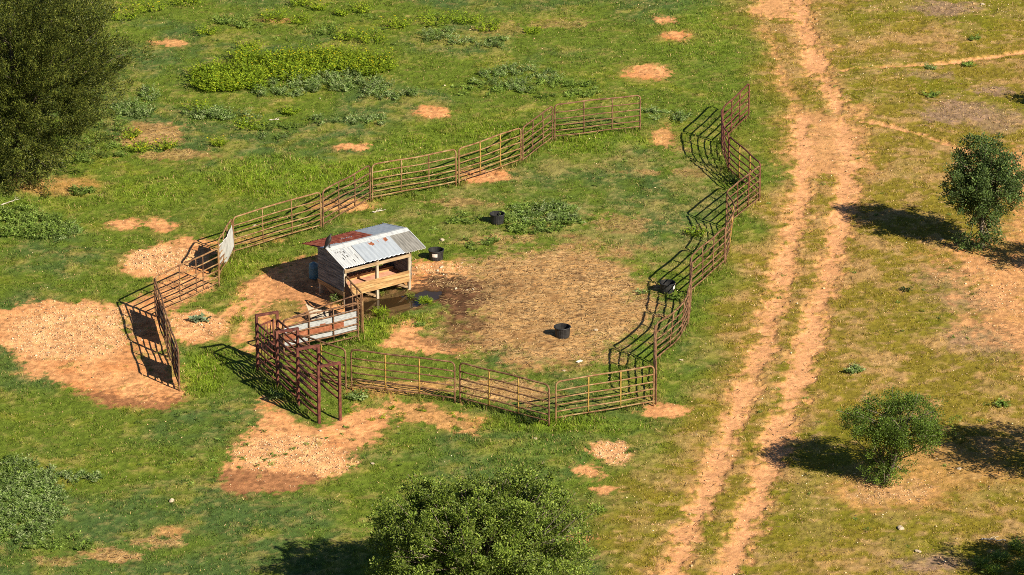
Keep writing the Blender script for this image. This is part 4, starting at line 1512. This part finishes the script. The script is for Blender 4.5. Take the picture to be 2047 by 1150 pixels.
loft([((-.25, 0, -.02), .010, .055, .9), ((-.20, 0, .06), .022, .07, .8), ((-.13, 0, .15), .055, .095, .6), ((-.07, 0, .24), .095, .125, .4), ((-.02, 0, .33), .11, .135, .25), ((.02, 0, .41), .095, .12, .15),
      ((.045, 0, .47), .06, .075, .2), ((.06, 0, .51), .040, .045, .3), ((.08, 0, .545), .040, .038, .9), ((.115, 0, .555), .032, .03, 1.3), ((.15, 0, .545), .017, .015, 1.6), ((.178, 0, .525), .007, .006, 2.0)])
mb.tube([(-.02, .05, .22), (-.01, .05, .1), (-.02, .05, .0), (.04, .05, -.01)], .016, 6)
mb.tube([(-.02, -.05, .22), (-.01, -.05, .1), (-.02, -.05, .0), (.04, -.05, -.01)], .016, 6)
mb.v = [(a_ * .84, b_ * .84, c_ * .84) for (a_, b_, c_) in mb.v]
mb.build('body', M['feather'], bo)

# ------------------------------------------------------------------ odds and ends on the ground
sc_ = MB()
c0, c1, c2, c3 = [Vector((*G(*p), z_)) for p, z_ in (((624, 650), .02), ((657, 643), .03), ((656, 632), .24), ((611, 633), .50))]
nn = 16
lo_ = c0.copy()
for i in range(nn + 1):
    u_ = i / nn
    for j in range(nn + 1):
        w_ = j / nn
        p = c0.lerp(c1, u_).lerp(c3.lerp(c2, u_), w_) - lo_
        p.z += -.10 * math.sin(math.pi * u_) * w_ + .012 * math.sin(u_ * 40)
        p.y += .12 * math.sin(math.pi * w_)
        sc_.v.append(tuple(p))
for i in range(nn):
    for j in range(nn):
        if not (7 <= i <= 8 and 9 <= j <= 11):
            sc_.face([i * (nn + 1) + j, (i + 1) * (nn + 1) + j, (i + 1) * (nn + 1) + j + 1, i * (nn + 1) + j + 1], 0, True)
o = sc_.build('loose_sheet', M['old_sheet'], loc=tuple(lo_))
o.modifiers.new('thick', 'SOLIDIFY').thickness = .006
tag(o, 'curled pale metal sheet lying on the dirt between shed and tin panel', 'metal sheet')
g = G(627, 556)
mb = MB()
mb.lathe([(.15, 0), (.165, .03), (.17, .2), (.175, .22), (.17, .24), (.17, .40), (.175, .42), (.168, .44), (.15, .56), (.06, .60), (.05, .62)], 20)
o = mb.build('plastic_drum', M['blue'], loc=(g[0], g[1], zg(*g)), rotz=.3)
tag(o, 'faded blue plastic drum in the deep shade behind the shed', 'drum')


def rock(px, py, s, label, group, seed, colr=(.62, .52, .40)):
    rr_ = np.random.default_rng(seed)
    g = G(px, py)
    bm = bmesh.new()
    bmesh.ops.create_icosphere(bm, subdivisions=2, radius=s)
    sq = rr_.uniform(.7, 1.3, 3) * np.array([1.2, 1, .6])
    ph = rr_.uniform(0, 6, 3)
    for v in bm.verts:
        k = 1 + .16 * math.sin(v.co.x / s * 3 + ph[0]) + .14 * math.sin(v.co.y / s * 4 + ph[1]) + .1 * math.sin(v.co.z / s * 5 + ph[2])
        v.co = Vector((v.co.x * sq[0] * k, v.co.y * sq[1] * k, v.co.z * sq[2] * k + s * .25))
    me = bpy.data.meshes.new('rock')
    bm.to_mesh(me)
    bm.free()
    me.materials.append(M['limestone'])
    o = link('rock', me, None, (g[0], g[1], zg(*g)), rr_.uniform(0, 6))
    return tag(o, label, 'rock', group)


M['limestone'] = noise_mat('pale_limestone', [(.33, .25, .17), (.48, .39, .28), (.58, .50, .38)], 14, .9, .0, .4)
for i, (px, py, s, lab) in enumerate([
        (343, 1003, .10, 'pale flat rock alone in turf between silvery weeds and front gravel patch'), (1800, 1057, .11, 'pale flat rock on olive turf below the small tree'), (1835, 1104, .08, 'pale rock in short turf closest to the shaded corner clumps'),
        (1917, 938, .07, 'light rock at the edge of the big off-view tree shadow'), (1883, 480, .06, 'small pale stone beside the shadow of the round oak'), (882, 534, .07, 'white rock on the bare dirt beside the labelled tub'),
        (875, 541, .06, 'flat pale rock on bare dirt nearest the shed corner post'), (911, 581, .055, 'white stone nearest the puddle in the dark mud'), (934, 581, .05, 'middle one of three white stones across the mud'), (946, 580, .05, 'last white stone where the mud meets the straw'),
        (884, 480, .07, 'white stone on turf above the labelled tub'), (1191, 661, .06, 'white stone on the straw beside the lone tub'), (1128, 742, .05, 'white stone on green turf inside the front fence'), (1964, 11, .10, 'pale rock by the upper border of the dry ground'),
        (745, 928, .06, 'whitish stone on turf beside the front gravel patch'), (1070, 880, .05, 'pale stone on turf outside the middle front panel'), (640, 862, .06, 'pale stone in the bare soil before the alley mouth'), (510, 452, .06, 'pale stone lying under the first tan back panel'),
        (1362, 722, .05, 'white stone on turf outside the near corner panels'), (1770, 935, .06, 'whitish rock half hidden at the small tree foot')]):
    rock(px, py, s, lab, 'pale loose rocks', 400 + i)


def branch(px, py, L_, rot, label, seed):
    rr_ = random.Random(seed)
    g = G(px, py)
    mb = MB()
    pts = [(-L_ / 2 + L_ * i / 6, rr_.uniform(-.06, .06) * L_, .03 + rr_.uniform(0, .05) * L_) for i in range(7)]
    mb.tube(pts, .02, 6, rad=[.028 - .003 * i for i in range(7)])
    for i in (2, 3, 4, 5):
        p = pts[i]
        s_ = rr_.choice((-1, 1))
        mb.tube([p, (p[0] + .10 * L_, p[1] + s_ * .10 * L_, p[2] + .04), (p[0] + .2 * L_, p[1] + s_ * .16 * L_, p[2] + .05)], .012, 5, rad=[.014, .010, .006])
    o = mb.build('fallen_branch', M['wood_pale'], loc=(g[0], g[1], zg(*g)), rotz=rot)
    return tag(o, label, 'branch')


branch(1986, 1082, .75, -.15, 'bleached dead branch on turf just above the shaded corner', 1)
branch(757, 424, .5, .5, 'short pale stick on the turf between shed and back fence', 2)
branch(20, 405, 1.0, .9, 'grey fallen branch on the turf in front of the cedar', 3)
branch(548, 240, .4, .1, 'bleached stick on the meadow turf below the flowering thicket', 4)
mb = MB()
mb.box(-.13, .13, -.05, .05, 0, .025)
g = G(1158, 724)
o = mb.build('board_scrap', M['paper'], loc=(g[0], g[1], zg(*g) + .03), rotz=.9)
o.rotation_euler = (.1, .08, .9)
tag(o, 'small white board scrap lying at the near edge of the straw', 'scrap board')
